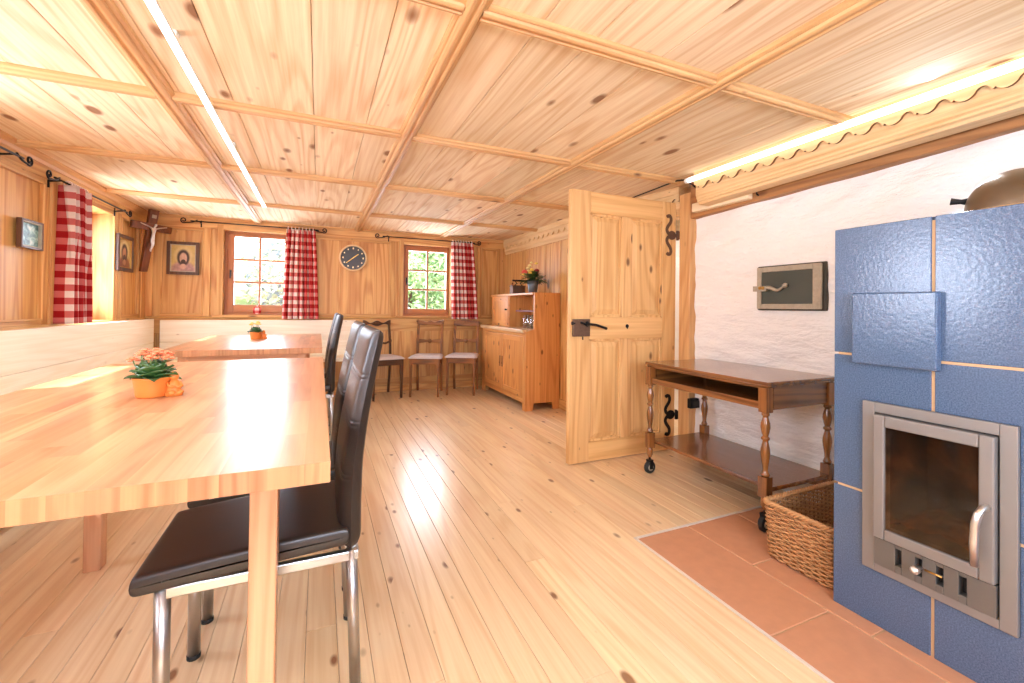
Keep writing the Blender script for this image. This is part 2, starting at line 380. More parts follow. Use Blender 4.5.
def picture_mat(name, stops, scale, centre, rad, face):
    """a generic muted picture: an oval shape on a ground colour"""
    m, nt, p = newmat(name); L = nt.links.new
    p.inputs['Roughness'].default_value = 0.35
    tc = nd(nt, 'ShaderNodeTexCoord')
    n = nd(nt, 'ShaderNodeTexNoise', inp={'Scale': scale, 'Detail': 4.0, 'Distortion': 0.8}); L(tc.outputs['Generated'], n.inputs['Vector'])
    r = nd(nt, 'ShaderNodeValToRGB'); e = r.color_ramp.elements
    e[0].position, e[0].color = stops[0]; e[1].position, e[1].color = stops[-1]
    for pos, c in stops[1:-1]:
        k = e.new(pos); k.color = c
    L(n.outputs['Fac'], r.inputs[0]); out = r.outputs[0]
    if face:
        vm = nd(nt, 'ShaderNodeVectorMath', operation='DISTANCE'); vm.inputs[1].default_value = centre
        mp = nd(nt, 'ShaderNodeVectorMath', operation='MULTIPLY_ADD'); L(tc.outputs['Generated'], mp.inputs[0])
        mp.inputs[1].default_value = face[1]; mp.inputs[2].default_value = face[2]
        L(mp.outputs[0], vm.inputs[0])
        mr = nd(nt, 'ShaderNodeMapRange', inp={'From Min': rad, 'From Max': rad + 0.06, 'To Min': 1.0, 'To Max': 0.0}); L(vm.outputs['Value'], mr.inputs['Value'])
        mx = nd(nt, 'ShaderNodeMix', data_type='RGBA'); L(mr.outputs[0], mx.inputs[0]); mx.inputs[6].default_value = face[0]; L(out, mx.inputs[7])
        out = mx.outputs[2]
    L(out, p.inputs['Base Color'])
    return m

# ------------------------------------------------------------------ dimensions
XL, XR, XW = -1.626, 2.335, 2.50
YB, YF, ZC = 5.539, -1.30, 1.965

# ------------------------------------------------------------------ floor
HX, HY = 1.335, 1.60
mb = MB(); pw = 0.0905; x = HX
while x > XL - 0.1:
    y = YF - R.random() * 2
    while y < YB:
        l = R.choice([2.4, 3.0, 3.6, 4.2]); a, b = max(y, YF), min(y + l, YB + 0.01)
        if b - a > 0.02: mb.box(max(x - pw, XL - 0.02) + 0.0006, x - 0.0006, a + 0.0005, b - 0.0005, -0.03, 0)
        y += l
    x -= pw
x = HX
while x < 3.5:
    mb.box(x + 0.0006, x + pw - 0.0006, HY + 0.012, YB + 0.01 if x < XR else 4.2, -0.03, 0)
    x += pw
mb.box(XL - 0.02, 3.5, YF, YB, -0.09, -0.034, 1)
struct(mb.build('floor', [M['floor'], M['soot']], bevel=0.0012, segs=1), 'light larch plank floor with small dark knots', 'floor')
# hearth of terracotta tiles let into the planks
mb = MB()
mb.box(HX + 0.012, XW, YF, HY, -0.035, -0.004, 1)
for (a, b, c, d) in [(HX + 0.014, 1.645, 0.958, HY - 0.003), (HX + 0.014, 1.645, 0.30, 0.950), (HX + 0.014, 1.645, -0.4, 0.292), (HX + 0.014, 1.645, YF, -0.408),
                     (1.655, 1.98, 1.255, HY - 0.003), (1.99, XW, 1.255, HY - 0.003), (1.655, 1.98, 0.83, 1.245), (1.99, XW, 0.83, 1.245),
                     (1.655, 1.98, 0.40, 0.822), (1.655, 1.98, -0.03, 0.392), (1.655, 1.98, YF, -0.04), (1.99, XW, YF, 0.822)]:
    mb.box(a, b, c, d, -0.03, 0.0)
struct(mb.build('floor_hearth', [M['terra'], M['terra_grout']], bevel=0.0015, segs=1), 'terracotta tile hearth set into the plank floor before the stove', 'hearth')
mb = MB(); mb.box(HX, HX + 0.012, YF, HY + 0.012, -0.03, 0.0025); mb.box(HX, XW, HY, HY + 0.012, -0.03, 0.0025)
struct(mb.build('trim_1', M['strip'], bevel=0.001), 'thin metal edging strip around the terracotta hearth', 'trim')

# ------------------------------------------------------------------ ceiling
mb = MB(); x = XL - 0.02
rc = random.Random(5)
while x < 2.5:
    w = rc.choice([0.2, 0.24, 0.28, 0.33, 0.26]); y = YF
    for yy in (1.26, 2.341, 3.40, 4.527, YB + 0.02):
        mb.box(x + 0.0012, x + w - 0.0012, y, yy, ZC, ZC + 0.03); y = yy
    x += w
mb.box(XL - 0.1, 3.5, YF - 0.1, YB + 0.1, ZC + 0.035, ZC + 0.1)
struct(mb.build('ceiling', M['ceil'], bevel=0.002, segs=1), 'low ceiling of wide knotty pine boards', 'ceiling')
def batten_profile(w, h):
    return [(-w/2, h), (-w/2, h*0.55), (-w*0.40, h*0.42), (-w*0.34, h*0.42), (-w*0.30, h*0.15), (-w*0.2, h*0.02), (-w*0.1, h*0.02), (-w*0.06, h*0.2),
            (w*0.06, h*0.2), (w*0.1, h*0.02), (w*0.2, h*0.02), (w*0.30, h*0.15), (w*0.34, h*0.42), (w*0.40, h*0.42), (w/2, h*0.55), (w/2, h)]
k = 2
xs = [-0.626, 0.412, 1.444]; ys = [1.26, 2.341, 3.40, 4.527, 0.17]
for i, bx in enumerate(xs):
    mb = MB(); mb.prism([(bx + p[0], ZC - 0.034 + p[1]) for p in batten_profile(0.085, 0.035)], 'y', YF, YB)
    struct(mb.build('trim_%d' % k, M['batten_y']), ['moulded ceiling batten running lengthways on the window side', 'moulded ceiling batten running lengthways down the middle', 'moulded ceiling batten running lengthways on the stove side'][i], 'trim'); k += 1
for i, by in enumerate(ys):
    mb = MB(); edges = [XL] + xs + [XR]
    for a, b in zip(edges[:-1], edges[1:]):
        mb.prism([(by + p[0], ZC - 0.030 + p[1]) for p in batten_profile(0.072, 0.031)], 'x', a + 0.03, b - 0.03)
    struct(mb.build('trim_%d' % k, M['batten_x']), ['second crosswise ceiling batten from the camera, above the hearth edge', 'third crosswise ceiling batten from the camera, above the door', 'crosswise ceiling batten just in front of the sideboard', 'crosswise ceiling batten nearest the windows at the back', 'crosswise ceiling batten overhead nearest the camera'][i], 'trim'); k += 1
# cornice moulding along left and back wall tops
mb = MB(); mb.prism([(XL, ZC), (XL + 0.06, ZC), (XL + 0.06, ZC - 0.015), (XL + 0.035, ZC - 0.03), (XL + 0.03, ZC - 0.05), (XL, ZC - 0.06)], 'y', YF, YB - 0.06)
struct(mb.build('trim_%d' % k, M['trimw_y']), 'cornice moulding along the top of the left wall', 'trim'); k += 1
mb = MB(); mb.prism([(YB, ZC), (YB - 0.05, ZC), (YB - 0.05, ZC - 0.012), (YB - 0.025, ZC - 0.025), (YB - 0.02, ZC - 0.04), (YB, ZC - 0.05)], 'x', XL, XR)
struct(mb.build('trim_%d' % k, M['trimw_x']), 'cornice moulding along the top of the window wall', 'trim'); k += 1

# ------------------------------------------------------------------ walls
def wall_with_holes(mb, axis, p0, p1, a0, a1, z0, z1, holes, mi=0):
    """slab between p0..p1 on `axis`, spanning a0..a1 and z0..z1, with rectangular holes (a,b,z,z)"""
    def B(a, b, c, d):
        if b - a < 1e-4 or d - c < 1e-4: return
        if axis == 'x': mb.box(p0, p1, a, b, c, d, mi)
        else: mb.box(a, b, p0, p1, c, d, mi)
    cur = a0
    for (h0, h1, c, d) in sorted(holes):
        B(cur, h0, z0, z1); B(h0, h1, z0, c); B(h0, h1, d, z1); cur = h1
    B(cur, a1, z0, z1)
# back wall -------------------------------------------------------
W1 = (-0.945, -0.285, 0.935, 1.845); W2 = (0.955, 1.560, 0.930, 1.825)
mb = MB()
wall_with_holes(mb, 'y', YB, YB + 0.26, XL - 0.2, XR + 1.2, -0.05, ZC + 0.05, [W1, W2], 0)
F = 0.018
def rail(x0, x1, z0, z1, d=F): mb.box(x0, x1, YB - d, YB + 0.001, z0, z1, 1)
def stile(x0, x1, z0, z1, d=F): mb.box(x0, x1, YB - d, YB + 0.001, z0, z1, 0)
rail(XL, XR, 1.85, ZC, 0.022); rail(XL, XR, 0.815, 0.895, 0.022); rail(XL, XR, 0.74, 0.815, 0.012)
mb.prism([(YB + 0.001, 0.895), (YB - 0.03, 0.897), (YB - 0.034, 0.907), (YB - 0.028, 0.916), (YB + 0.001, 0.918)], 'x', XL, XR, 1)
rail(XL, XR, 0.0, 0.075, 0.030); rail(XL, XR, 0.075, 0.165, 0.014)
x = XL
while x < XR:
    w = R.choice([0.11, 0.13, 0.15, 0.17]); mb.box(x + 0.0015, min(x + w, XR) - 0.0015, YB - 0.008, YB + 0.001, 0.165, 0.74, 0); x += w
def panel_back(x0, x1, z0, z1, s=0.055):
    stile(x0, x0 + s, z0, z1); stile(x1 - s, x1, z0, z1); rail(x0 + s, x1 - s, z0, z0 + 0.02); rail(x0 + s, x1 - s, z1 - 0.02, z1)
    a, b, c, d = x0 + s, x1 - s, z0 + 0.02, z1 - 0.02; t = 0.014
    for bx in [(a, b, c, c + t), (a, b, d - t, d)]: mb.box(bx[0], bx[1], YB - F - 0.006, YB, bx[2], bx[3], 1)
    for bx in [(a, a + t, c, d), (b - t, b, c, d)]: mb.box(bx[0], bx[1], YB - F - 0.006, YB, bx[2], bx[3], 0)
panel_back(-1.545, -1.06, 0.918, 1.85, 0.06)
panel_back(-0.20, 0.85, 0.918, 1.85, 0.05)
mb.box(0.215, 0.225, YB - 0.006, YB + 0.001, 0.95, 1.82, 0); mb.box(0.52, 0.526, YB - 0.004, YB + 0.001, 0.95, 1.82, 0)
panel_back(1.93, XR - 0.04, 0.918, 1.85, 0.06)
stile(XL, -1.545, 0.918, 1.85, 0.03); stile(XR - 0.04, XR, 0.918, 1.85, 0.026)
def casing(x0, x1, z0, z1):
    c = 0.055
    mb.box(x0 - c, x0, YB - 0.03, YB + 0.001, z0 - 0.0, z1 + c, 0); mb.box(x1, x1 + c, YB - 0.03, YB + 0.001, z0, z1 + c, 0)
    mb.box(x0, x1, YB - 0.03, YB + 0.001, z1, z1 + c, 1)
    mb.box(x0 - 0.085, x1 + 0.085, YB - 0.045, YB + 0.001, z0 - 0.022, z0, 1)
casing(W1[0], W1[1], W1[2], 1.845); casing(W2[0], W2[1], W2[2], 1.825)
struct(mb.build('wall_back', [M['wall_z'], M['wall_x']], bevel=0.003), 'pine panelled back wall holding two small windows', 'wall')

# left wall -------------------------------------------------------
W3 = (3.90, 4.80, 0.905, 1.80); W4 = (1.77, 2.53, 0.93, 1.84); W5 = (-0.25, 0.62, 0.93, 1.84)
mb = MB()
wall_with_holes(mb, 'x', XL - 0.28, XL, YF - 0.1, YB + 0.26, -0.05, ZC + 0.05, [W3, W4, W5], 0)
def bxl(y0, y1, z0, z1, mi, d=F): mb.box(XL - 0.001, XL + d, y0, y1, z0, z1, mi)
bxl(YF, YB, 1.835, ZC, 1, 0.022); bxl(YF, YB, 0.80, 0.905, 1, 0.022); bxl(YF, YB, 0, 0.1, 1, 0.02)
def panel_left(y0, y1, z0, z1, s=0.06):
    bxl(y0, y0 + s, z0, z1, 0); bxl(y1 - s, y1, z0, z1, 0); bxl(y0 + s, y1 - s, z0, z0 + 0.025, 1); bxl(y0 + s, y1 - s, z1 - 0.025, z1, 1)
    a, b, c, d = y0 + s, y1 - s, z0 + 0.025, z1 - 0.025; t = 0.014
    for q in [(a, b, c, c + t), (a, b, d - t, d)]: bxl(*q, 1, F + 0.006)
    for q in [(a, a + t, c, d), (b - t, b, c, d)]: bxl(*q, 0, F + 0.006)
panel_left(2.60, 3.06, 0.905, 1.835); panel_left(3.06, 3.80, 0.905, 1.835); panel_left(4.87, 5.40, 0.905, 1.835)
bxl(3.80, 3.90, 0.905, 1.835, 0, 0.03); bxl(4.80, 4.87, 0.905, 1.835, 0, 0.014); bxl(5.40, YB, 0.905, 1.835, 0, 0.026)
bxl(3.90, 4.80, 1.80, 1.835, 1, 0.014)
bxl(0.70, 1.36, 0.905, 1.835, 0, 0.01)
struct(mb.build('wall_left', [M['wall_z'], M['wall_y']], bevel=0.003), 'pine panelled left wall with a curtained window recess', 'wall')

# right wood wall behind the sideboard ------------------------------------
mb = MB()
mb.box(XR, XR + 0.2, 3.46, YB + 0.26, -0.05, ZC + 0.05, 0)
y = 3.46
for w in [0.24, 0.30, 0.22, 0.27, 0.31, 0.24, 0.28, 0.22]:
    mb.box(XR - 0.014, XR + 0.001, y + 0.002, min(y + w, YB) - 0.002, 0.1, 1.755, 0); y += w
    if y >= YB: break
for yy in (4.35, 4.88): mb.box(XR - 0.020, XR, yy - 0.03, yy + 0.03, 0.1, 1.755, 0)
mb.box(XR - 0.026, XR + 0.001, 3.46, YB, 0, 0.1, 1)
struct(mb.build('wall_right', [M['wall_z'], M['wall_y']], bevel=0.003), 'vertical board wall behind the pine sideboard', 'wall')
# white plaster wall
mb = MB()
def pf(u, v):
    y = YF + u * (2.40 - YF); z = -0.02 + v * 1.82
    w = 0.006 * math.sin(y * 5.1 + 1.3 * math.sin(z * 4)) + 0.005 * math.sin(z * 19 + y * 4 + 1.4 * math.sin(y * 7)) + 0.003 * math.sin(y * 17 + z * 31) + 0.002 * math.sin(z * 57 - y * 13)
    return (XW + w, y, z)
mb.grid(lambda u, v: pf(u, v), 180, 140)
mb.box(XW + 0.02, XW + 0.25, YF, 2.40, -0.05, ZC + 0.05)
struct(mb.build('wall_chimney', M['plaster']), 'rough white plaster wall behind stove and trolley', 'wall')
# rear wall behind the camera, its broad window added for frontal fill
mb = MB(); WR = (-0.9, 1.5, 0.75, 1.8)
wall_with_holes(mb, 'y', YF - 0.26, YF, XL - 0.28, XW + 0.3, -0.05, ZC + 0.05, [WR], 0)
struct(mb.build('wall_rear', M['wall_z']), 'plain board wall behind the viewer', 'wall')
# hallway beyond the open door
mb = MB(); mb.box(3.45, 3.5, 2.3, 4.3, -0.03, ZC + 0.05); mb.box(2.52, 3.5, 4.2, 4.3, -0.03, ZC + 0.05); mb.box(2.62, 3.5, 2.1, 2.3, -0.03, ZC + 0.05)
struct(mb.build('wall_hall', M['plaster']), 'white hallway wall beyond the open door', 'wall')

# carved cornice running the whole right side
mb = MB()
prof = [(2.40, 1.752), (2.315, 1.752), (2.312, 1.765), (2.300, 1.772), (2.300, 1.782), (2.292, 1.790), (2.292, 1.80), (2.286, 1.81), (2.286, 1.905), (2.268, 1.915), (2.268, ZC), (2.40, ZC)]
def scallop(t):
    """lobed lower edge: a full round lobe, a small notch and a step, per repeat"""
    t = t % 1.0
    if t < 0.52: return 0.018 * math.sin(PI * t / 0.52) ** 0.7 + 0.004
    if t < 0.62: return 0.004 + 0.007 * math.sin(PI * (t - 0.52) / 0.10)
    return 0.004 - 0.016 * math.sin(PI * (t - 0.62) / 0.38) ** 0.7
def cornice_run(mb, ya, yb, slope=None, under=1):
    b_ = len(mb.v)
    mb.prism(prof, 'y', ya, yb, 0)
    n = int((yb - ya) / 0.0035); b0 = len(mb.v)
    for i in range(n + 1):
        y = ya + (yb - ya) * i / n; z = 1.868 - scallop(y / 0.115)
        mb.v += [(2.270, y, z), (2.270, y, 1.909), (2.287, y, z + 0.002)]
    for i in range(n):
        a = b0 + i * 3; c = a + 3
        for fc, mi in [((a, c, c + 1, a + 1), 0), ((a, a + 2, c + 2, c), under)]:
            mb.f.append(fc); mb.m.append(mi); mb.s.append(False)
    if slope:
        for i in range(b_, len(mb.v)):
            x, y, z = mb.v[i]; mb.v[i] = (x + slope(y), y, z)
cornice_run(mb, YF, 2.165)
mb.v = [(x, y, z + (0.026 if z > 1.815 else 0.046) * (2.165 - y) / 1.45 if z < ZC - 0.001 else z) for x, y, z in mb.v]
struct(mb.build('trim_%d' % k, [M['carve'], M['dark_edge']]), 'carved scalloped cornice above stove and white wall', 'trim'); k += 1
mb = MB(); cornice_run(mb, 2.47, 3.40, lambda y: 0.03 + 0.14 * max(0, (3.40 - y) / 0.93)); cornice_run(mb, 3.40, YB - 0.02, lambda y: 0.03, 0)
struct(mb.build('trim_%d' % k, [M['carve'], M['dark_edge']]), 'carved scalloped frieze above the door and sideboard wall', 'trim'); k += 1
mb = MB(); mb.box(2.44, 2.60, YF, 2.36, 1.718, ZC); mb.v = [(x, y, z + 0.045 * (2.0 - y) / 1.25 if z < 1.8 else z) for x, y, z in mb.v]
mb.box(2.52, 2.7, 2.36, 3.5, 1.90, ZC)
struct(mb.build('trim_%d' % k, M['beam'], bevel=0.008), 'dark old timber beam under the scalloped cornice', 'trim'); k += 1
# door post
mb = MB(); mb.box(2.44, 2.565, 2.36, 2.462, 0, 1.90)
struct(mb.build('trim_%d' % k, M['trimw_z'], bevel=0.006), 'square timber door post beside the white wall', 'trim'); k += 1
mb = MB(); mb.box(2.40, 2.56, 3.40, 3.465, 0, 1.90)
struct(mb.build('trim_%d' % k, M['trimw_z'], bevel=0.006), 'timber door post behind the open door', 'trim'); k += 1

# ------------------------------------------------------------------ windows
def window(name, label, axis, pos, hole, cols, rows, glassrect, face, handle=True, mats='win'):
    """frame fills the hole; axis 'y' windows look along Y, 'x' along X; face=+1 if the room is at lower coordinate"""
    a0, a1, z0, z1 = hole
    root = thing(name, label, 'window', ((a0 + a1) / 2, pos, z0) if axis == 'y' else (pos, (a0 + a1) / 2, z0), None, 'structure')
    mv, mh = M[mats + '_z'], M[mats + ('_x' if axis == 'y' else '_y')]
    def B(mb, a, b, p, q, c, d, mi):
        p, q = pos + p * face, pos + q * face
        if axis == 'y': mb.box(a, b, p, q, c, d, mi)
        else: mb.box(p, q, a, b, c, d, mi)
    f = MB(); t = 0.04
    B(f, a0, a0 + t, 0, 0.06, z0, z1, 0); B(f, a1 - t, a1, 0, 0.06, z0, z1, 0); B(f, a0 + t, a1 - t, 0, 0.06, z0, z0 + t, 1); B(f, a0 + t, a1 - t, 0, 0.06, z1 - t, z1, 1)
    f.build('window_frame', [mv, mh], root, bevel=0.003)
    g0, g1, h0, h1 = glassrect
    s = MB(); i0, i1, j0, j1 = a0 + t - 0.012, a1 - t + 0.012, z0 + t - 0.012, z1 - t + 0.012
    B(s, i0, g0, -0.02, 0.05, j0, j1, 0); B(s, g1, i1, -0.02, 0.05, j0, j1, 0); B(s, g0, g1, -0.02, 0.05, j0, h0, 1); B(s, g0, g1, -0.02, 0.05, h1, j1, 1)
    sash = s.build('sash', [mv, mh], root, bevel=0.004)
    m = MB(); w = 0.011
    for i in range(1, cols):
        c = g0 + (g1 - g0) * i / cols; B(m, c - w, c + w, 0, 0.03, h0, h1, 0)
    for j in range(1, rows):
        c = h0 + (h1 - h0) * j / rows; B(m, g0, g1, 0.001, 0.029, c - w, c + w, 1)
    m.build('glazing_bars', [mv, mh], root, bevel=0.002)
    p = MB(); B(p, g0 - 0.005, g1 + 0.005, 0.012, 0.016, h0 - 0.005, h1 + 0.005, 0); p.build('pane', M['pane'], root)
    if handle:
        hmb = MB(); zc = (z0 + z1) / 2; c = (i0 + g0) / 2
        B(hmb, c - 0.008, c + 0.008, -0.035, -0.02, zc - 0.035, zc + 0.035, 0); B(hmb, c - 0.006, c + 0.006, -0.05, -0.035, zc - 0.06, zc + 0.008, 0)
        hmb.build('window_handle', M['black'], root, bevel=0.002)
    return root
window('window_1', 'small larch window left of the clock with grey garden beyond', 'y', YB + 0.06, W1, 2, 3, (-0.853, -0.365, 1.045, 1.790), 1)
window('window_2', 'small larch window right of the clock with green garden beyond', 'y', YB + 0.06, W2, 2, 3, (1.028, 1.518, 1.020, 1.755), 1)
window('window_3', 'window in the left wall recess, mostly behind the red curtain', 'x', XL - 0.20, W3, 2, 3, (3.985, 4.715, 1.0, 1.71), -1, False)
window('window_4', 'left wall window outside the view', 'x', XL - 0.20, W4, 2, 3, (1.85, 2.45, 1.01, 1.76), -1, False)
window('window_5', 'left wall window beside the viewer', 'x', XL - 0.20, W5, 2, 3, (-0.17, 0.54, 1.01, 1.76), -1, False)
window('fill_window_6', 'added broad window behind the viewer for frontal fill', 'y', YF - 0.06, WR, 4, 2, (-0.82, 1.42, 0.83, 1.72), -1, False)

# ------------------------------------------------------------------ open door (four panels)
DY0, DY1 = 2.508, 2.548; DX0, DX1 = 1.535, 2.452
door = thing('door_1', 'open four panel pine door with wrought iron hinges', 'door', (DX1, DY0, 0), None, 'structure')
mb = MB(); sx0, sx1, mu0, mu1 = DX0 + 0.155, DX1 - 0.128, 1.958, 2.034
mb.box(DX0, sx0, DY0, DY1, 0.008, 1.853, 0); mb.box(sx1, DX1, DY0, DY1, 0.008, 1.853, 0)
for z0, z1 in ((0.008, 0.14), (0.84, 0.99), (1.703, 1.85)): mb.box(sx0, sx1, DY0 + 0.0005, DY1 - 0.0005, z0, z1, 1)
mb.box(mu0, mu1, DY0 + 0.001, DY1 - 0.001, 0.14, 0.84, 0); mb.box(mu0, mu1, DY0 + 0.001, DY1 - 0.001, 0.99, 1.703, 0)
mb.build('door_frame', [M['door_z'], M['door_x']], door, bevel=0.003)
for (a, b) in ((sx0, mu0), (mu1, sx1)):
    for (c, d) in ((0.14, 0.84), (0.99, 1.703)):
        mb = MB(); yb = DY0 + 0.014
        mb.box(a - 0.004, b + 0.004, yb, DY1 - 0.014, c - 0.004, d + 0.004)
        e1, e2 = 0.022, 0.055                             # raised and fielded centre
        o = [(a + e1, c + e1), (b - e1, c + e1), (b - e1, d - e1), (a + e1, d - e1)]; i = [(a + e2, c + e2), (b - e2, c + e2), (b - e2, d - e2), (a + e2, d - e2)]
        v = [(p[0], yb - 0.0005, p[1]) for p in o] + [(p[0], DY0 + 0.004, p[1]) for p in i]
        mb.add(v, [(0,1,5,4),(1,2,6,5),(2,3,7,6),(3,0,4,7),(4,5,6,7)], 0)
        for q in [(a, b, c, c + 0.016), (a, b, d - 0.016, d)]: mb.box(q[0], q[1], DY0 + 0.005, yb + 0.002, q[2], q[3])
        for q in [(a, a + 0.016, c, d), (b - 0.016, b, c, d)]: mb.box(q[0], q[1], DY0 + 0.005, yb + 0.002, q[2], q[3])
        mb.build('door_panel', M['door_z'], door, bevel=0.003)
mb = MB(); mb.box(1.548, 1.680, DY0 - 0.022, DY0, 0.862, 0.978)
lk = mb.build('lock_case', M['rusty'], door, bevel=0.004); lk['label'] = 'dark iron lock case'
mb = MB(); mb.tube([(1.652, DY0 - 0.02, 0.945), (1.652, DY0 - 0.055, 0.945), (1.70, DY0 - 0.062, 0.940), (1.785, DY0 - 0.06, 0.915)], [0.009, 0.009, 0.008, 0.010]); mb.lathe([(0.018, 0), (0.018, 0.006), (0.01, 0.008)], (1.652, DY0 - 0.021, 0.945), 14, M=Matrix.Rotation(PI/2, 3, 'X'))
mb.tube([(1.615, DY0 - 0.03, 0.862), (1.615, DY0 - 0.03, 0.84)], 0.004, 6); mb.tube([(1.54, DY0 - 0.012, 0.95), (1.56, DY0 - 0.012, 0.95)], 0.012, 8)
mb.tube([(1.60, DY0 - 0.023, 0.955), (1.615, DY0 - 0.035, 0.952), (1.63, DY0 - 0.036, 0.942)], 0.007, 8)
mb.build('door_handle', M['black'], lk)
mb = MB(); mb.lathe([(0.014, 0), (0.013, 0.004), (0.0, 0.006)], (2.005, DY0 + 0.001, 0.928), 12, M=Matrix.Rotation(PI/2, 3, 'X')); mb.box(2.002, 2.008, DY0 - 0.004, DY0, 0.908, 0.928)
mb.build('keyhole_plate', M['black'], door)
def s_hinge(zc, mat, name):
    mb = MB(); y = DY0 - 0.004
    def ribbon(pts, w):
        out = []
        for i, p in enumerate(pts):
            a = pts[max(i - 1, 0)]; b = pts[min(i + 1, len(pts) - 1)]
            t = Vector((b[0] - a[0], b[1] - a[1])).normalized(); n = Vector((-t.y, t.x)); wi = w[i] if isinstance(w, list) else w
            out.append((Vector(p) + n * wi, Vector(p) - n * wi))
        v = []
        for l, r_ in out: v += [(l.x, y, l.y), (r_.x, y, r_.y), (l.x, DY0 + 0.001, l.y), (r_.x, DY0 + 0.001, r_.y)]
        f = []
        for i in range(len(pts) - 1):
            a = i * 4; c = a + 4
            f += [(a, a+1, c+1, c), (a, c, c+2, a+2), (a+1, a+3, c+3, c+1)]
        f += [(0, 2, 3, 1), (len(v) - 4, len(v) - 3, len(v) - 1, len(v) - 2)]
        mb.add(v, f)
    ctl = [(-0.010, 0.004), (-0.031, 0.0125), (-0.045, 0.030), (-0.046, 0.0475), (-0.036, 0.066), (-0.022, 0.083), (-0.010, 0.1025), (-0.008, 0.125), (-0.018, 0.141), (-0.034, 0.143), (-0.047, 0.132)]
    for sg in (1, -1):
        pts = []
        for q in range(len(ctl) - 1):                       # Catmull-Rom through the control points
            p0, p1, p2, p3 = [Vector(ctl[min(max(q + d, 0), len(ctl) - 1)]) for d in (-1, 0, 1, 2)]
            for t in (0, 0.25, 0.5, 0.75):
                c = 0.5 * (2 * p1 + (p2 - p0) * t + (2 * p0 - 5 * p1 + 4 * p2 - p3) * t * t + (3 * p1 - p0 - 3 * p2 + p3) * t ** 3); pts.append((2.409 + c.x, zc + sg * c.y))
        pts.append((2.409 + ctl[-1][0], zc + sg * ctl[-1][1]))
        ribbon(pts, [0.0125] * (len(pts) - 3) + [0.0135, 0.0125, 0.008])
    mb.prism([(2.409 + 0.034 * math.cos(a) * (1.0 if math.cos(a) < 0 else 1.2), zc + 0.034 * math.sin(a)) for a in [i * PI / 12 for i in range(24)]], 'y', y - 0.001, DY0 + 0.001)
    mb.box(2.40, 2.458, y - 0.002, DY0 + 0.001, zc - 0.012, zc + 0.012)
    mb.tube([(2.455, DY0 - 0.012, zc - 0.035), (2.455, DY0 - 0.012, zc + 0.035)], 0.010, 10)
    mb.box(2.45, 2.462, DY0 - 0.03, DY0 - 0.005, zc - 0.03, zc + 0.03)
    mb.build(name, mat, door)
s_hinge(1.605, M['rusty'], 'hinge'); s_hinge(0.265, M['black'], 'hinge')
# black box fixed to the post
bxo = thing('latch_box', 'small black metal box fixed low on the door post', 'box', (2.46, 2.36, 0.33))
mb = MB(); mb.box(2.425, 2.52, 2.325, 2.36, 0.345, 0.415); mb.build('case', M['black'], bxo, bevel=0.005)
mb = MB(); mb.box(2.44, 2.50, 2.318, 2.326, 0.36, 0.40); mb.build('cover', M['rubber'], bxo, bevel=0.003)
# pale board on the white wall under the cornice
o = MB(); o.box(2.402, 2.446, 1.865, 2.31, 1.738, 1.80)
o = o.build('wall_board', M['paleboard'], bevel=0.006); tag(o, 'pale boxed board under the cornice next to the door post', 'board')
mb = MB(); mb.tube([(2.445, 1.83, 1.775), (2.425, 1.825, 1.785), (2.415, 1.82, 1.77), (2.42, 1.82, 1.755), (2.44, 1.825, 1.752)], 0.005, 8)
tag(mb.build('hook', M['black']), 'small black hook beside the pale board under the cornice', 'hook')
# cable along the cornice
mb = MB(); mb.tube([(2.262, 3.4, 1.915), (2.262, 2.9, 1.93), (2.262, 2.5, 1.94), (2.26, 2.30, 1.945), (2.262, 2.235, 1.93), (2.29, 2.195, 1.89), (2.36, 2.185, 1.85), (2.41, 2.22, 1.81)], 0.0055, 8)
tag(mb.build('power_cable', M['black']), 'black cable running from the light tube along the cornice', 'cable')

# ------------------------------------------------------------------ lights with bodies
led = thing('led_strip', 'long thin glowing strip on the ceiling above the tables', 'light', (-0.47, 1.7, ZC))
mb = MB(); mb.box(-0.472, -0.443, -0.9, 4.44, ZC - 0.046, ZC - 0.034); mb.build('housing', M['ledcase'], led, bevel=0.002)
for yy in (-0.6, 0.6, 1.8, 2.9, 3.9):
    mb = MB(); mb.box(-0.466, -0.449, yy - 0.015, yy + 0.015, ZC - 0.0345, ZC); mb.build('mounting_clip', M['ledcase'], led)
mb = MB(); mb.box(-0.470, -0.445, -0.895, 4.435, ZC - 0.0495, ZC - 0.0455); mb.build('diffuser', emit('led_white', (1, 0.97, 0.95, 1), 6.0), led)
tube = thing('tube_light', 'long light tube fixed along the top of the scalloped cornice', 'light', (2.25, 1.0, 1.93))
mb = MB(); mb.tube([(2.250, -0.35, 1.943), (2.250, 2.19, 1.915)], 0.017, 12); mb.build('tube', emit('tube_white', (1, 0.96, 0.92, 1), 1.3), tube)
mb = MB(); mb.tube([(2.250, 2.19, 1.915), (2.250, 2.215, 1.9147)], 0.018, 12); mb.build('end_cap', M['ledcase'], tube)
mb = MB(); mb.tube([(2.250, -0.37, 1.9432), (2.250, -0.345, 1.943)], 0.018, 12)
mb.build('end_cap', M['ledcase'], tube)

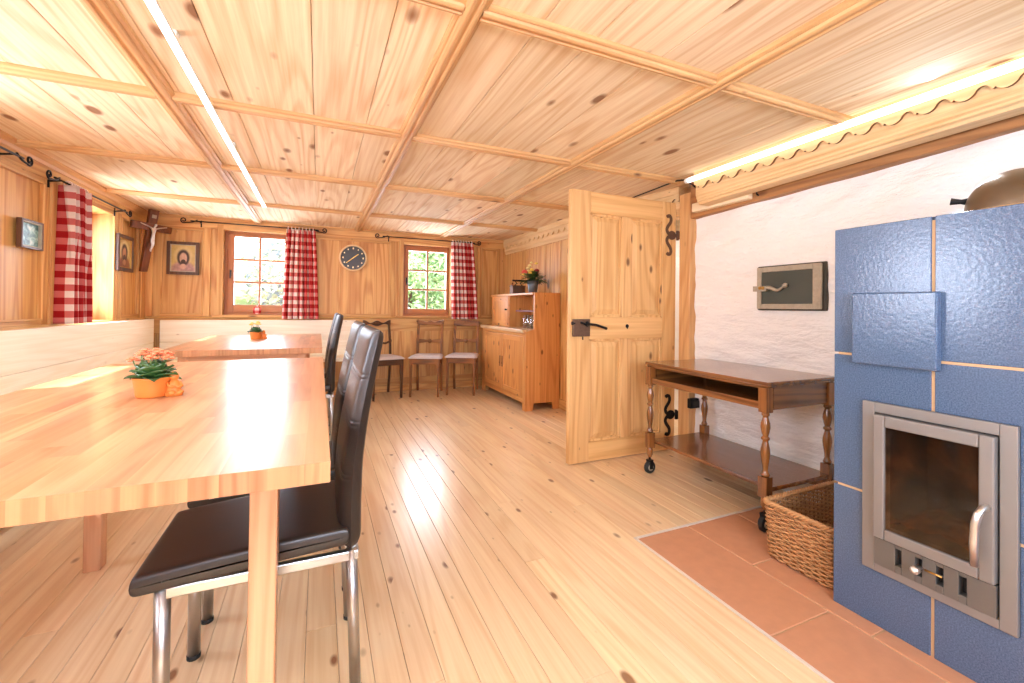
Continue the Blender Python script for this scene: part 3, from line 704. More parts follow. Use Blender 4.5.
# ------------------------------------------------------------------ benches
def bench(name, label, parts):
    r = thing(name, label, 'bench', parts['loc'])
    for nm, bs, mt in parts['p']:
        for grp in bs:
            mb = MB()
            for b in grp: mb.box(*b)
            mb.build(nm, mt, r, bevel=0.004)
    return r
bench('bench', 'light pine bench along the left wall with a solid backrest', dict(loc=(-1.3, 2.5, 0), p=[
    ('backrest', [[(-1.545, -1.495, 0.2, 5.40, 0.66, 0.895), (-1.545, -1.495, 0.2, 5.40, 0.47, 0.658)]], M['pine_y']),
    ('seat', [[(-1.59, -1.345, 0.2, 5.40, 0.43, 0.462), (-1.343, -1.10, 0.2, 5.0, 0.43, 0.462)]], M['pine_y']),
    ('leg_panel', [[(-1.58, -1.14, y, y + 0.03, 0, 0.43)] for y in (0.3, 1.6, 3.0, 4.3)], M['pine_z'])]))
bench('bench', 'light pine bench under the left window of the back wall', dict(loc=(-0.4, 5.3, 0), p=[
    ('backrest', [[(-1.465, 0.40, 5.455, 5.50, 0.66, 0.880), (-1.465, 0.40, 5.455, 5.50, 0.475, 0.658)]], M['pine_x']),
    ('seat', [[(-1.085, 0.40, 5.06, 5.26, 0.445, 0.480), (-1.34, 0.40, 5.262, 5.455, 0.445, 0.480)]], M['pine_x']),
    ('leg_panel', [[(x, x + 0.03, 5.08, 5.44, 0, 0.445)] for x in (-1.05, -0.3, 0.36)], M['pine_z'])]))

# ------------------------------------------------------------------ tables
def make_table(label, L, x0=-0.475, x1=0.475):
    root = thing('dining_table', label, 'table', (0, 0, 0))
    mb = MB(); rr = random.Random(int(L * 100)); nst = 21; w = (x1 - x0) / nst
    for i in range(nst):
        a = x0 + i * w; y = -L / 2
        full = i in (0, nst - 1)
        while y < L / 2 - 1e-6:
            l = L if full else rr.choice([0.22, 0.30, 0.38, 0.47, 0.58])
            e = min(y + l, L / 2)
            if L / 2 - e < 0.12: e = L / 2
            mb.box(a, a + w, y, e, 0.71, 0.75); mb.m[-4] = mb.m[-2] = 1; y = e
    mb.build('tabletop', [M['beech_y'], M['beech_end']], root)
    lx, ly0, ly1 = 0.345, -L / 2 + 0.22, L / 2 - 0.5
    if L < 1.7: ly0, ly1 = -L / 2 + 0.055, L / 2 - 0.22
    s = 0.0275
    ap = MB(); ap.box(-lx, lx, ly0 - 0.02, ly0 + 0.004, 0.645, 0.7095, 0)
    ap.build('apron', M['beech_x'], root, bevel=0.003)
    ap = MB(); ap.box(-lx, lx, ly1 - 0.004, ly1 + 0.02, 0.645, 0.7095, 0); ap.build('apron', M['beech_x'], root, bevel=0.003)
    for sx in (-1, 1):
        ap = MB(); ap.box(sx * lx - 0.012, sx * lx + 0.012, ly0, ly1, 0.645, 0.7095, 0); ap.build('apron', M['beech_y'], root, bevel=0.003)
        for yy in (ly0, ly1):
            lg = MB(); lg.box(sx * lx - s, sx * lx + s, yy - s, yy + s, 0, 0.7092); lg.build('leg', M['beech_z'], root, bevel=0.004)
    return root
t1 = make_table('long beech dining table nearest the viewer', 1.836); t1.location = (-0.4505, 1.829, 0)
t2 = make_table('beech dining table at the back below the left window', 1.655); t2.location = (-0.4505, 4.2135, 0)

# ------------------------------------------------------------------ black chairs
def make_black_chair():
    root = thing('dining_chair', '', 'chair', (0, 0, 0), 'black high back dining chairs')
    HW = 0.185
    # seat cushion
    mb = MB()
    def seat(u, v, top):
        x = -0.274 + u * 0.462; y = (v - 0.5) * 2 * HW
        e = max(0.0, 1 - abs(2 * v - 1) ** 44) * max(0.0, 1 - abs(2 * u - 1) ** 50)
        z = 0.408 + 0.030 * u + (0.024 * e ** 0.3 if top else -0.024 * e ** 0.3) + (0.005 * math.sin(PI * u) if top else 0)
        return (x, y * (1 - 0.03 * (1 - u)), z)
    ez = lambda t: 0.5 - 0.5 * math.cos(PI * t)
    mb.grid(lambda u, v: seat(ez(v), ez(u), True), 40, 40); mb.grid(lambda u, v: seat(ez(u), ez(v), False), 40, 40)
    mb.build('seat', M['leather'], root)
    # backrest: padded slab bent backwards, stitched in squares
    cl = [(0.195, 0.40), (0.192, 0.50), (0.196, 0.62), (0.212, 0.74), (0.234, 0.86), (0.256, 0.96), (0.264, 1.012)]
    def cx(z):
        for (xa, za), (xb, zb) in zip(cl[:-1], cl[1:]):
            if z <= zb: 
                t = (z - za) / (zb - za); return xa + (xb - xa) * t
        return cl[-1][0]
    seams = [0.585, 0.597, 0.725, 0.737, 0.850, 0.862]
    mb = MB()
    def back(u, v, front):
        z = 0.40 + v * 0.584; y = (u - 0.5) * 2 * HW * (0.97 if z > 0.6 else 0.97 + 0.0 * z)
        e = max(0.0, 1 - abs(2 * u - 1) ** 10) ** 0.5 * max(0.0, 1 - abs(2 * v - 1) ** 26) ** 0.5
        t = (0.030 - 0.009 * min(1, max(0, (z - 0.55) / 0.4))) * e
        if front:
            g = max([math.exp(-((z - s) / 0.003) ** 2) for s in seams] )
            t -= 0.003 * g * e
            t += 0.003 * e * math.sin(u * PI)
        sm = 0.0
        for k in (-0.03, 0, 0.03): sm += cx(min(1.012, max(0.4, z + k))) / 3
        return (sm + (-t if front else t), y, z)
    mb.grid(lambda u, v: back(u, v, True), 30, 240); mb.grid(lambda u, v: back(1 - u, v, False), 30, 60)
    mb.build('backrest', M['leather'], root)
    # steel frame under the seat
    mb = MB(); z0, z1 = 0.362, 0.388
    for sy in (-1, 1): mb.box(-0.224, 0.215, sy * 0.155 - 0.010, sy * 0.155 + 0.010, z0, z1)
    mb.box(-0.229, -0.209, -0.155, 0.155, z0, z1); mb.box(0.195, 0.215, -0.155, 0.155, z0, z1)
    mb.build('seat_frame', M['chrome'], root, bevel=0.003)
    for sy in (-1, 1):
        lg = MB(); lg.tube([(-0.219, sy * 0.152, 0.004), (-0.219, sy * 0.152, 0.388)], 0.0165, 14); o = lg.build('leg', M['chrome'], root)
        ft = MB(); ft.tube([(-0.219, sy * 0.152, 0), (-0.219, sy * 0.152, 0.012)], 0.0178, 14); ft.build('foot_cap', M['rubber'], o)
        lg = MB(); lg.tube([(0.212, sy * 0.152, 0.004), (0.204, sy * 0.152, 0.2), (0.196, sy * 0.152, 0.39)], 0.0150, 14); o = lg.build('leg', M['chrome'], root)
        ft = MB(); ft.tube([(0.2125, sy * 0.152, 0), (0.212, sy * 0.152, 0.012)], 0.0165, 14); ft.build('foot_cap', M['rubber'], o)
    return root
bc = make_black_chair()
for i, (x, y, lab) in enumerate([(-0.106, 1.42, 'nearest black high back chair with chrome legs, half under the front table'),
                                 (-0.104, 1.885, 'black high back chair right behind the nearest one at the front table'),
                                 (-0.104, 3.68, 'nearer of two black chairs at the back table, beside its corner'),
                                 (-0.104, 4.28, 'farther of two black chairs at the back table, nearest the bench')]):
    o = bc if i == 0 else copy_tree(bc)
    o.location = (x, y, 0); o['label'] = lab

# ------------------------------------------------------------------ potted plants on the tables
def leaf_shape(mb, base, direction, L, W, droop, mi=0, fold=0.15, roll=0.0):
    d = Vector(direction).normalized(); up = Vector((0, 0, 1))
    side = d.cross(up); side = side.normalized() if side.length > 1e-4 else Vector((1, 0, 0))
    nrm = side.cross(d).normalized()
    base = Vector(base)
    def fn(u, v):
        w = W * (math.sin(PI * min(1, max(0, u)) ** 0.8) ** 0.8) * (v - 0.5) * 2
        c = base + d * (L * u) - up * (droop * u * u * L) 
        return c + side * w + nrm * (fold * W * ((v - 0.5) * 2) ** 2 * 1.0)
    mb.grid(fn, 7, 4, mi)
def make_pot_plant(seed, blooms, col, label, spread=1.0):
    rr = random.Random(seed)
    root = thing('potted_kalanchoe', label, 'plant', (0, 0, 0), 'flower pots on the dining tables')
    mb = MB(); n = 28
    prof = [(0.036, 0.0), (0.040, 0.006), (0.043, 0.03), (0.047, 0.055), (0.050, 0.062), (0.048, 0.064), (0.044, 0.058), (0.04, 0.05), (0.0, 0.048)]
    v = []; f = []
    for r, z in prof:
        for j in range(n):
            w = 2 * PI * j / n; q = 1 + 0.03 * math.cos(4 * w)
            v.append((r * q * math.cos(w), r * 0.92 * q * math.sin(w), z))
    for i in range(len(prof) - 1):
        for j in range(n): f.append((i*n+j, i*n+(j+1)%n, (i+1)*n+(j+1)%n, (i+1)*n+j))
    f.append(tuple(reversed(range(n)))); mb.add(v, f, 0, True)
    mb.build('pot', M['pot'], root)
    # small seated figure moulded onto the pot side
    fg = MB(); c = Vector((0.056, -0.012, 0))
    fg.lathe([(0.024, 0), (0.025, 0.008), (0.019, 0.016), (0.020, 0.026), (0.017, 0.042), (0.010, 0.050), (0.008, 0.053)], c, 14)
    fg.ball(c + Vector((0, 0, 0.062)), (0.0135, 0.0135, 0.0145), 12, 8)
    fg.ball(c + Vector((0.014, -0.012, 0.012)), (0.013, 0.011, 0.009), 10, 6); fg.ball(c + Vector((-0.006, -0.021, 0.012)), (0.011, 0.012, 0.009), 10, 6)
    fg.tube([c + Vector((0.015, -0.004, 0.043)), c + Vector((0.020, -0.014, 0.032)), c + Vector((0.008, -0.022, 0.030))], 0.005, 8)
    fg.tube([c + Vector((-0.015, -0.006, 0.043)), c + Vector((-0.014, -0.018, 0.034)), c + Vector((0.0, -0.023, 0.030))], 0.005, 8)
    fg.build('pot_figure', M['pot'], root)
    lf = MB()
    for i in range(26):
        a = i * 2.399; t = i / 25
        el = 0.42 + 0.85 * t; d = (math.cos(a) * math.cos(el), math.sin(a) * math.cos(el), math.sin(el))
        leaf_shape(lf, (math.cos(a) * 0.012, math.sin(a) * 0.012, 0.052 + 0.012 * t), d, (0.078 - 0.022 * t) * spread * rr.uniform(0.85, 1.1), 0.030 * rr.uniform(0.85, 1.15), 0.45 * (1 - t), fold=0.25)
    lf.build('leaves', M['leaf'], root, solid=0.0015)
    for i in range(blooms):
        a = i * 2.4 + 0.4; rad = 0.052 * math.sqrt((i + 0.5) / blooms); h = 0.142 - 0.022 * (rad / 0.052) ** 2 + rr.uniform(-0.006, 0.006)
        c = Vector((math.cos(a) * rad, math.sin(a) * rad, h)); fl = MB()
        fl.tube([(c.x * 0.3, c.y * 0.3, 0.06), (c.x * 0.8, c.y * 0.8, h * 0.8), c], 0.0016, 5, 1)
        for q in range(9):
            b = q * 2.4; e = 0.015 * math.sqrt(q / 9)
            p = c + Vector((math.cos(b) * e, math.sin(b) * e, 0.007 - 0.010 * (e / 0.015) ** 2))
            for s in range(4):
                g = s * PI / 2 + b
                fl.ball(p + Vector((math.cos(g) * 0.0032, math.sin(g) * 0.0032, 0.001)), (0.0046, 0.0046, 0.0030), 6, 4, 0)
        fl.build('flower_head', [col, M['stem']], root)
    return root
pp = make_pot_plant(3, 11, M['petal'], 'orange pot with salmon kalanchoe on the front table')
pp.location = (-0.487, 1.750, 0.75); pp.rotation_euler.z = 0.25
pp = make_pot_plant(5, 5, M['yellow'], 'orange pot with yellow blooms and leaves on the back table', 0.85)
pp.location = (-0.497, 4.36, 0.75); pp.rotation_euler.z = 0.25

# ------------------------------------------------------------------ old wooden chairs
def make_old_chair(variant, label, wd):
    root = thing('wooden_chair', label, 'chair', (0, 0, 0), 'old wooden chairs below the right window')
    mx, my, mz = M[wd + '_x'], M[wd + '_y'], M[wd + '_z']
    mb = MB()                                              # seat rails
    mb.box(-0.185, 0.185, -0.205, -0.18, 0.385, 0.455, 0); mb.box(-0.165, 0.165, 0.165, 0.19, 0.385, 0.455, 0)
    for s in (-1, 1): mb.prism([(s*0.19, -0.2), (s*0.168, -0.2), (s*0.148, 0.185), (s*0.17, 0.185)], 'z', 0.385, 0.455, 1)
    mb.build('seat_frame', [mx, my], root, bevel=0.003)
    mb = MB()
    def st(u, v):
        x = (u - 0.5) * 2; y = (v - 0.5) * 2; e = max(0, 1 - abs(x) ** 6) * max(0, 1 - abs(y) ** 6)
        return (x * (0.200 - 0.014 * y), -0.012 + y * 0.205, 0.456 + 0.030 * e ** 0.4)
    mb.grid(st, 16, 16); mb.box(-0.186, 0.186, -0.215, 0.19, 0.452, 0.458)
    mb.build('seat_pad', M['pad'], root)
    for s in (-1, 1):
        lg = MB(); lg.add([(s*0.192+a*0.0, -0.208, 0.455) for a in (0,)], []) if False else None
        v = []
        for z, h, yy in ((0.0, 0.0125, -0.190), (0.385, 0.019, -0.188), (0.45, 0.019, -0.188)):
            v += [(s*0.172 - h, yy - h, z), (s*0.172 + h, yy - h, z), (s*0.172 + h, yy + h, z), (s*0.172 - h, yy + h, z)]
        f = []
        for i in range(2):
            for j in range(4): f.append((i*4+j, i*4+(j+1)%4, i*4+4+(j+1)%4, i*4+4+j))
        f += [(3, 2, 1, 0), (8, 9, 10, 11)]
        lg.add(v, f); lg.build('leg', mz, root, bevel=0.003)
        # rear leg rises as back post, curved
        lg = MB(); path = [(0.245, 0), (0.205, 0.22), (0.185, 0.42), (0.195, 0.6), (0.235, 0.78), (0.262, 0.865)]; v = []; f = []
        for i, (y, z) in enumerate(path):
            h = 0.015 if variant != 'swoop' else 0.013; xx = s * (0.158 - 0.0 * z)
            v += [(xx - h, y - 0.014, z), (xx + h, y - 0.014, z), (xx + h, y + 0.014, z), (xx - h, y + 0.014, z)]
        for i in range(len(path) - 1):
            for j in range(4): f.append((i*4+j, i*4+(j+1)%4, i*4+4+(j+1)%4, i*4+4+j))
        f += [(3, 2, 1, 0), tuple(len(v) - 4 + j for j in range(4))]
        lg.add(v, f); lg.build('rear_leg_post', mz, root, bevel=0.003)
    def outline(top, bot, n=40, y0=0.235, y1=0.262, tilt=0.0):
        up = [(-0.178 + 0.356 * i / n, top(-1 + 2 * i / n)) for i in range(n + 1)]
        lo = [(0.178 - 0.356 * i / n, bot(1 - 2 * i / n)) for i in range(n + 1)]
        m = MB(); m.prism(up + lo, 'y', y0, y1); return m
    if variant == 'scroll':
        m = outline(lambda t: 0.878 + 0.012 * math.cos(t * 3 * PI) * (1 - abs(t)) + 0.018 * abs(t) ** 3, lambda t: 0.835 + 0.006 * math.cos(t * 2 * PI), y0=0.238, y1=0.268)
        for s in (-1, 1): m.lathe([(0.020, 0), (0.020, 0.034)], (s * 0.168, 0.27, 0.880), 14, M=Matrix.Rotation(PI/2, 3, 'X'))
        m.lathe([(0.016, 0), (0.012, 0.036)], (0, 0.27, 0.868), 14, M=Matrix.Rotation(PI/2, 3, 'X'))
    elif variant == 'fan':
        m = outline(lambda t: 0.872 + 0.026 * math.sqrt(max(0, 1 - t * t)) + 0.004 * abs(math.sin(t * 14)), lambda t: 0.820 + 0.004 * t * t, y0=0.236, y1=0.264)
        for i in range(9):
            a = PI * (i + 0.5) / 9; m.obox((0.060 * math.cos(a), 0.233, 0.845 + 0.028 * math.sin(a)), (0.030, 0.008, 0.007), (0, -a, 0))
    else:
        m = outline(lambda t: 0.872 + 0.014 * math.cos(t * 2.2 * PI) + 0.01 * abs(t) ** 4, lambda t: 0.832 - 0.012 * math.cos(t * 1.8 * PI), y0=0.240, y1=0.268)
        m.ball((0, 0.238, 0.862), (0.03, 0.01, 0.014), 12, 6)
    m.build('crest_rail', mx, root, bevel=0.004)
    if variant == 'swoop':
        m = outline(lambda t: 0.640 + 0.016 * math.cos(t * 2 * PI), lambda t: 0.612 + 0.014 * math.cos(t * 2 * PI), y0=0.190, y1=0.210); m.ball((0, 0.188, 0.640), (0.022, 0.010, 0.012), 10, 6)
    else:
        m = outline(lambda t: 0.632 + 0.012 + 0.020 * abs(t) ** 1.3, lambda t: 0.632 - 0.012 - 0.020 * abs(t) ** 1.3, y0=0.196, y1=0.214)
        m.lathe([(0.027, 0), (0.027, 0.022), (0.014, 0.028), (0.0, 0.030)], (0, 0.216, 0.632), 16, M=Matrix.Rotation(PI/2, 3, 'X'))
    m.build('back_splat', M[('mid' if wd == 'mid' else 'dark') + '_x'], root, bevel=0.003)
    return root
for (x, y, rz, var, wd, lab) in [(0.685, 5.235, 11, 'swoop', 'dark', 'darkest old wooden chair with swooping back rails, next to the bench'),
                                 (1.195, 5.205, -22, 'scroll', 'mid', 'brown old wooden chair with scrolled crest, middle of the three'),
                                 (1.630, 5.150, -27, 'fan', 'mid', 'old wooden chair with fan carved crest beside the sideboard')]:
    o = make_old_chair(var, lab, wd); o.location = (x, y, 0); o.rotation_euler.z = math.radians(rz); o.scale = (0.93, 0.93, 0.985)

# ------------------------------------------------------------------ sideboard
SB = thing('sideboard', 'pine sideboard with two lower doors and open upper niche', 'sideboard', (2.1, 4.6, 0))
X0, X1, Y0, Y1 = 1.915, 2.312, 3.98, 5.255
mb = MB()
# stepped side panels
for yy in (Y0, Y1 - 0.025):
    poly = [(X0, 0.0), (X0 + 0.085, 0), (X0 + 0.10, 0.075), (X1 - 0.085, 0.075), (X1 - 0.07, 0), (X1, 0), (X1, 1.208 if yy == Y0 else 0.79), (2.010, 1.208 if yy == Y0 else 0.79), (2.010, 0.83 if yy == Y0 else 0.79), (X0, 0.80 if yy == Y0 else 0.79)]
    mb.prism(poly, 'y', yy, yy + 0.025, 0)
mb.box(X0 + 0.01, X1, Y0 + 0.025, Y1 - 0.025, 0.09, 0.11, 1); mb.box(X1 - 0.012, X1, Y0 + 0.025, Y1 - 0.025, 0.09, 1.19, 0)
mb.box(2.012, X1, 5.155, 5.18, 0.826, 1.19, 0); mb.box(2.016, X1, 4.640, 4.662, 0.826, 1.19, 0)
mb.box(2.0, X1, Y0 + 0.026, 5.195, 1.186, 1.208, 1)
mb.box(X0, X0 + 0.02, Y0 + 0.025, Y1 - 0.025, 0.075, 0.125, 1); mb.box(X0, X0 + 0.02, Y0 + 0.025, Y1 - 0.025, 0.755, 0.79, 1)
for a, b in ((Y0 + 0.025, Y0 + 0.075), (Y1 - 0.075, Y1 - 0.025)): mb.box(X0, X0 + 0.02, a, b, 0.125, 0.755, 0)
mb.box(X0, X0 + 0.02, Y1 - 0.1, Y1 - 0.025, 0, 0.075, 0); mb.box(X0, X0 + 0.02, Y0 + 0.025, Y0 + 0.07, 0, 0.075, 0)
mb.build('carcass', [M['cab_z'], M['cab_y']], SB, bevel=0.003)
mb = MB(); mb.box(X0 - 0.025, X1 - 0.012, Y0 + 0.026, Y1 + 0.015, 0.79, 0.826)
wt = mb.build('worktop', wood('sideboard_pale_top', rgb(236, 206, 160), rgb(206, 164, 112), 'y', rough=0.3, knots=0.1), SB, bevel=0.005); wt['label'] = 'pale pine worktop'
def panel_door(a, b, c, d, xf, hy, nm='door', knob=False, s=0.055):
    m = MB(); t = 0.022
    m.box(xf, xf + t, a, a + s, c, d, 0); m.box(xf, xf + t, b - s, b, c, d, 0)
    m.box(xf, xf + t, a + s, b - s, c, c + s, 1); m.box(xf, xf + t, a + s, b - s, d - s, d, 1)
    m.box(xf + 0.008, xf + t - 0.004, a + s - 0.003, b - s + 0.003, c + s - 0.003, d - s + 0.003, 0)
    o = m.build(nm, [M['cab_z'], M['cab_y']], SB, bevel=0.003)
    h = MB()
    if knob: h.lathe([(0.008, 0), (0.006, 0.01), (0.011, 0.016), (0.010, 0.024), (0, 0.026)], (xf, hy, (c + d) / 2 + 0.02), 12, M=Matrix.Rotation(-PI/2, 3, 'Y')); h.build('knob', M['black'], o)
    else:
        h.box(xf - 0.005, xf, hy - 0.010, hy + 0.010, (c + d) / 2 - 0.06, (c + d) / 2 + 0.06); h.tube([(xf - 0.012, hy, (c + d) / 2 - 0.02), (xf - 0.004, hy, (c + d) / 2 - 0.02)], 0.006, 8)
        h.build('lock_plate', M['rusty'], o, bevel=0.002)
panel_door(4.615, 5.178, 0.128, 0.752, X0 - 0.004, 4.645); panel_door(4.06, 4.610, 0.128, 0.752, X0 - 0.002, 4.585)
panel_door(4.665, 5.153, 0.830, 1.184, 2.008, 4.695, knob=True, s=0.06)
mb = MB(); mb.box(2.045, X1 - 0.012, 4.008, 4.52, 1.005, 1.022); mb.build('niche_shelf', M['redshelf'], SB, bevel=0.003)
# tumblers under the niche shelf
for i, (x, y) in enumerate([(2.085, 4.06), (2.085, 4.15), (2.085, 4.24), (2.085, 4.33), (2.165, 4.08), (2.165, 4.19), (2.165, 4.30)]):
    mb = MB(); mb.lathe([(0.026, 0), (0.028, 0.002), (0.033, 0.145), (0.0315, 0.145), (0.0265, 0.010), (0.0, 0.010)], (0, 0, 0), 20)
    o = mb.build('drinking_glass', M['tumbler']); o.location = (x, y, 0.827)
    tag(o, ['clear tumbler in the front row of the niche, rightmost', 'clear tumbler in the front row of the niche, second from right', 'clear tumbler in the front row of the niche, third from right', 'clear tumbler in the front row of the niche, leftmost', 'clear tumbler in the back row of the niche, rightmost', 'clear tumbler in the back row of the niche, middle', 'clear tumbler in the back row of the niche, leftmost'][i], 'glass', 'tumblers in the sideboard niche')
# vase with bouquet
vs = thing('flower_vase', 'grey vase with a mixed bouquet on top of the sideboard', 'vase', (2.12, 4.245, 1.208))
mb = MB(); mb.lathe([(0.045, 0), (0.047, 0.004), (0.054, 0.07), (0.066, 0.135), (0.063, 0.135), (0.05, 0.07), (0.0, 0.06)], (2.12, 4.245, 1.2085), 24); mb.build('vase', M['zinc'], vs)
mb = MB(); rr = random.Random(4); c0 = Vector((2.12, 4.245, 1.345))
for i in range(120):
    a = rr.uniform(0, 2 * PI); el = rr.uniform(-0.1, 1.2); d = (math.cos(a) * math.cos(el), math.sin(a) * math.cos(el), math.sin(el))
    leaf_shape(mb, c0 + Vector(d) * rr.uniform(0, 0.07), d, rr.uniform(0.07, 0.12), rr.uniform(0.012, 0.024), 0.4, fold=0.2)
for i in range(10):
    a = rr.uniform(0, 2 * PI); el = rr.uniform(0.1, 1.2); d = Vector((math.cos(a) * math.cos(el), math.sin(a) * math.cos(el), math.sin(el)))
    mb.tube([c0 - Vector((0, 0, 0.05)), c0 + d * 0.06, c0 + d * 0.15], 0.0025, 5)
mb.build('foliage', M['leaf2'], vs)
for (dx, dy, dz, rd, col) in [(-0.09, 0.02, 0.085, 0.040, 'coral'), (-0.05, -0.02, 0.155, 0.026, 'cream'), (-0.04, 0.04, 0.135, 0.024, 'cream'), (-0.06, -0.09, 0.10, 0.030, 'yellow'), (-0.06, -0.05, 0.075, 0.026, 'yellow'),
                              (-0.02, -0.13, 0.095, 0.030, 'wine'), (-0.07, 0.10, 0.06, 0.026, 'yellow'), (0.03, -0.02, 0.18, 0.024, 'yellow'), (0.0, 0.12, 0.11, 0.024, 'cream'), (-0.02, 0.0, 0.19, 0.02, 'cream')]:
    fl = MB(); c = c0 + Vector((dx, dy, dz))
    for ring in range(4):
        for q in range(7):
            a = q * 2 * PI / 7 + ring * 0.5; el = 0.1 + ring * 0.42; d = Vector((math.cos(a) * math.cos(el), math.sin(a) * math.cos(el), math.sin(el)))
            fl.ball(c + d * rd * 0.6, (rd * 0.34, rd * 0.34, rd * 0.2), 6, 4)
    fl.build('flower', M[col], vs)
# charcoal iron
ir = thing('charcoal_iron', 'antique dark box iron with twisted handle beside the vase', 'iron', (2.12, 4.60, 1.208))
mb = MB(); c = Vector((2.12, 4.62, 1.2085)); n = 16
base = [(-0.10, -0.045), (-0.10, 0.045), (0.02, 0.05), (0.07, 0.035), (0.10, 0.0), (0.07, -0.035), (0.02, -0.05)]
mb.prism([(c.x + p[0] * 0.9, c.y + p[1]) for p in base], 'z', c.z, c.z + 0.085); mb.prism([(c.x + p[0] * 0.95, c.y + p[1] * 1.06) for p in base], 'z', c.z + 0.085, c.z + 0.097)
mb.build('body', M['rusty'], ir, bevel=0.003)
mb = MB()
for sx in (-1, 1): mb.tube([(c.x + sx * 0.05, c.y, c.z + 0.095), (c.x + sx * 0.02, c.y, c.z + 0.125), (c.x + sx * 0.055, c.y, c.z + 0.155)], 0.006, 8)
mb.tube([(c.x - 0.075, c.y, c.z + 0.155), (c.x + 0.075, c.y, c.z + 0.155)], 0.011, 10); mb.tube([(c.x - 0.085, c.y, c.z + 0.09), (c.x - 0.075, c.y, c.z + 0.13)], 0.006, 8)
mb.build('handle', M['black'], ir)

# ------------------------------------------------------------------ trolley
TR = thing('serving_trolley', 'oak serving trolley with turned legs on black castors', 'trolley', (2.2, 1.81, 0))
tx0, tx1, ty0, ty1 = 1.952, 2.425, 1.415, 2.205
mb = MB(); mb.box(tx0 - 0.022, tx1 + 0.045, ty0 - 0.028, ty1 + 0.028, 0.696, 0.712); mb.box(tx0 - 0.014, tx1 + 0.037, ty0 - 0.020, ty1 + 0.020, 0.684, 0.6955)
mb.build('top', M['oak_y'], TR, bevel=0.005)
mb = MB()                                                    # box under the top, open at the front
for yy in (ty0, ty1): mb.box(tx0 + 0.04, tx1 - 0.01, yy - 0.011, yy + 0.011, 0.575, 0.684, 0)
mb.box(tx1 - 0.012, tx1 + 0.008, ty0 + 0.01, ty1 - 0.01, 0.575, 0.684, 1)
mb.box(tx0 + 0.002, tx1 - 0.012, ty0 + 0.011, ty1 - 0.011, 0.585, 0.600, 1)
mb.box(tx0 - 0.010, tx0 + 0.010, ty0 + 0.025, ty1 - 0.025, 0.578, 0.612, 1); mb.box(tx0 - 0.006, tx0 + 0.008, ty0 + 0.025, ty1 - 0.025, 0.676, 0.684, 1)
mb.build('open_drawer_box', [M['oak_x'], M['oak_y']], TR, bevel=0.002)
mb = MB(); mb.box(tx0 + 0.02, tx1 + 0.0, ty0 - 0.02, ty1 + 0.02, 0.192, 0.212); mb.build('lower_shelf', M['oak_y'], TR, bevel=0.004)
mb = MB(); mb.box(tx1 - 0.02, tx1 + 0.005, ty0, ty1, 0.13, 0.19); mb.build('rear_stretcher', M['oak_y'], TR, bevel=0.003)
legp = [(0.012, 0.262), (0.018, 0.266), (0.020, 0.272), (0.016, 0.280), (0.012, 0.292), (0.013, 0.31), (0.019, 0.35), (0.0215, 0.375), (0.020, 0.395), (0.013, 0.425), (0.012, 0.432), (0.019, 0.438), (0.019, 0.446), (0.012, 0.452), (0.017, 0.47), (0.0215, 0.495), (0.020, 0.515), (0.013, 0.54), (0.012, 0.546), (0.018, 0.553), (0.018, 0.56), (0.012, 0.566)]
for (lx, ly) in ((tx0, ty0), (tx0, ty1), (tx1, ty0), (tx1, ty1)):
    lg = MB(); h = 0.0225
    lg.box(lx - h, lx + h, ly - h, ly + h, 0.566, 0.684); lg.lathe(legp, (lx, ly, 0), 16); lg.box(lx - h, lx + h, ly - h, ly + h, 0.165, 0.262)
    lg.lathe([(0.0, 0.105), (0.012, 0.106), (0.019, 0.125), (0.020, 0.145), (0.016, 0.165)], (lx, ly, 0), 14)
    o = lg.build('leg', M['oak_z'], TR, bevel=0.002)
    ca = MB(); RX = Matrix.Rotation(PI/2, 3, 'X')
    ca.tube([(lx, ly, 0.11), (lx, ly, 0.085)], 0.008, 8); ca.box(lx - 0.016, lx + 0.016, ly - 0.017, ly + 0.017, 0.078, 0.088)
    for s in (-1, 1): ca.box(lx - 0.014, lx + 0.014, ly + s * 0.0155 - 0.0015, ly + s * 0.0155 + 0.0015, 0.03, 0.08)
    ca.build('castor_fork', M['black'], o, bevel=0.001)
    wh = MB(); wh.lathe([(0.012, -0.012), (0.034, -0.013), (0.0395, -0.008), (0.0395, 0.008), (0.034, 0.013), (0.012, 0.012)], (lx, ly, 0.0398), 24, M=RX)
    wh.lathe([(0.0, -0.0145), (0.019, -0.0142), (0.021, -0.012), (0.021, 0.012), (0.019, 0.0142), (0.0, 0.0145)], (lx, ly, 0.0398), 20, 1, M=RX)
    wh.build('castor_wheel', [M['rubber'], M['aged']], o)

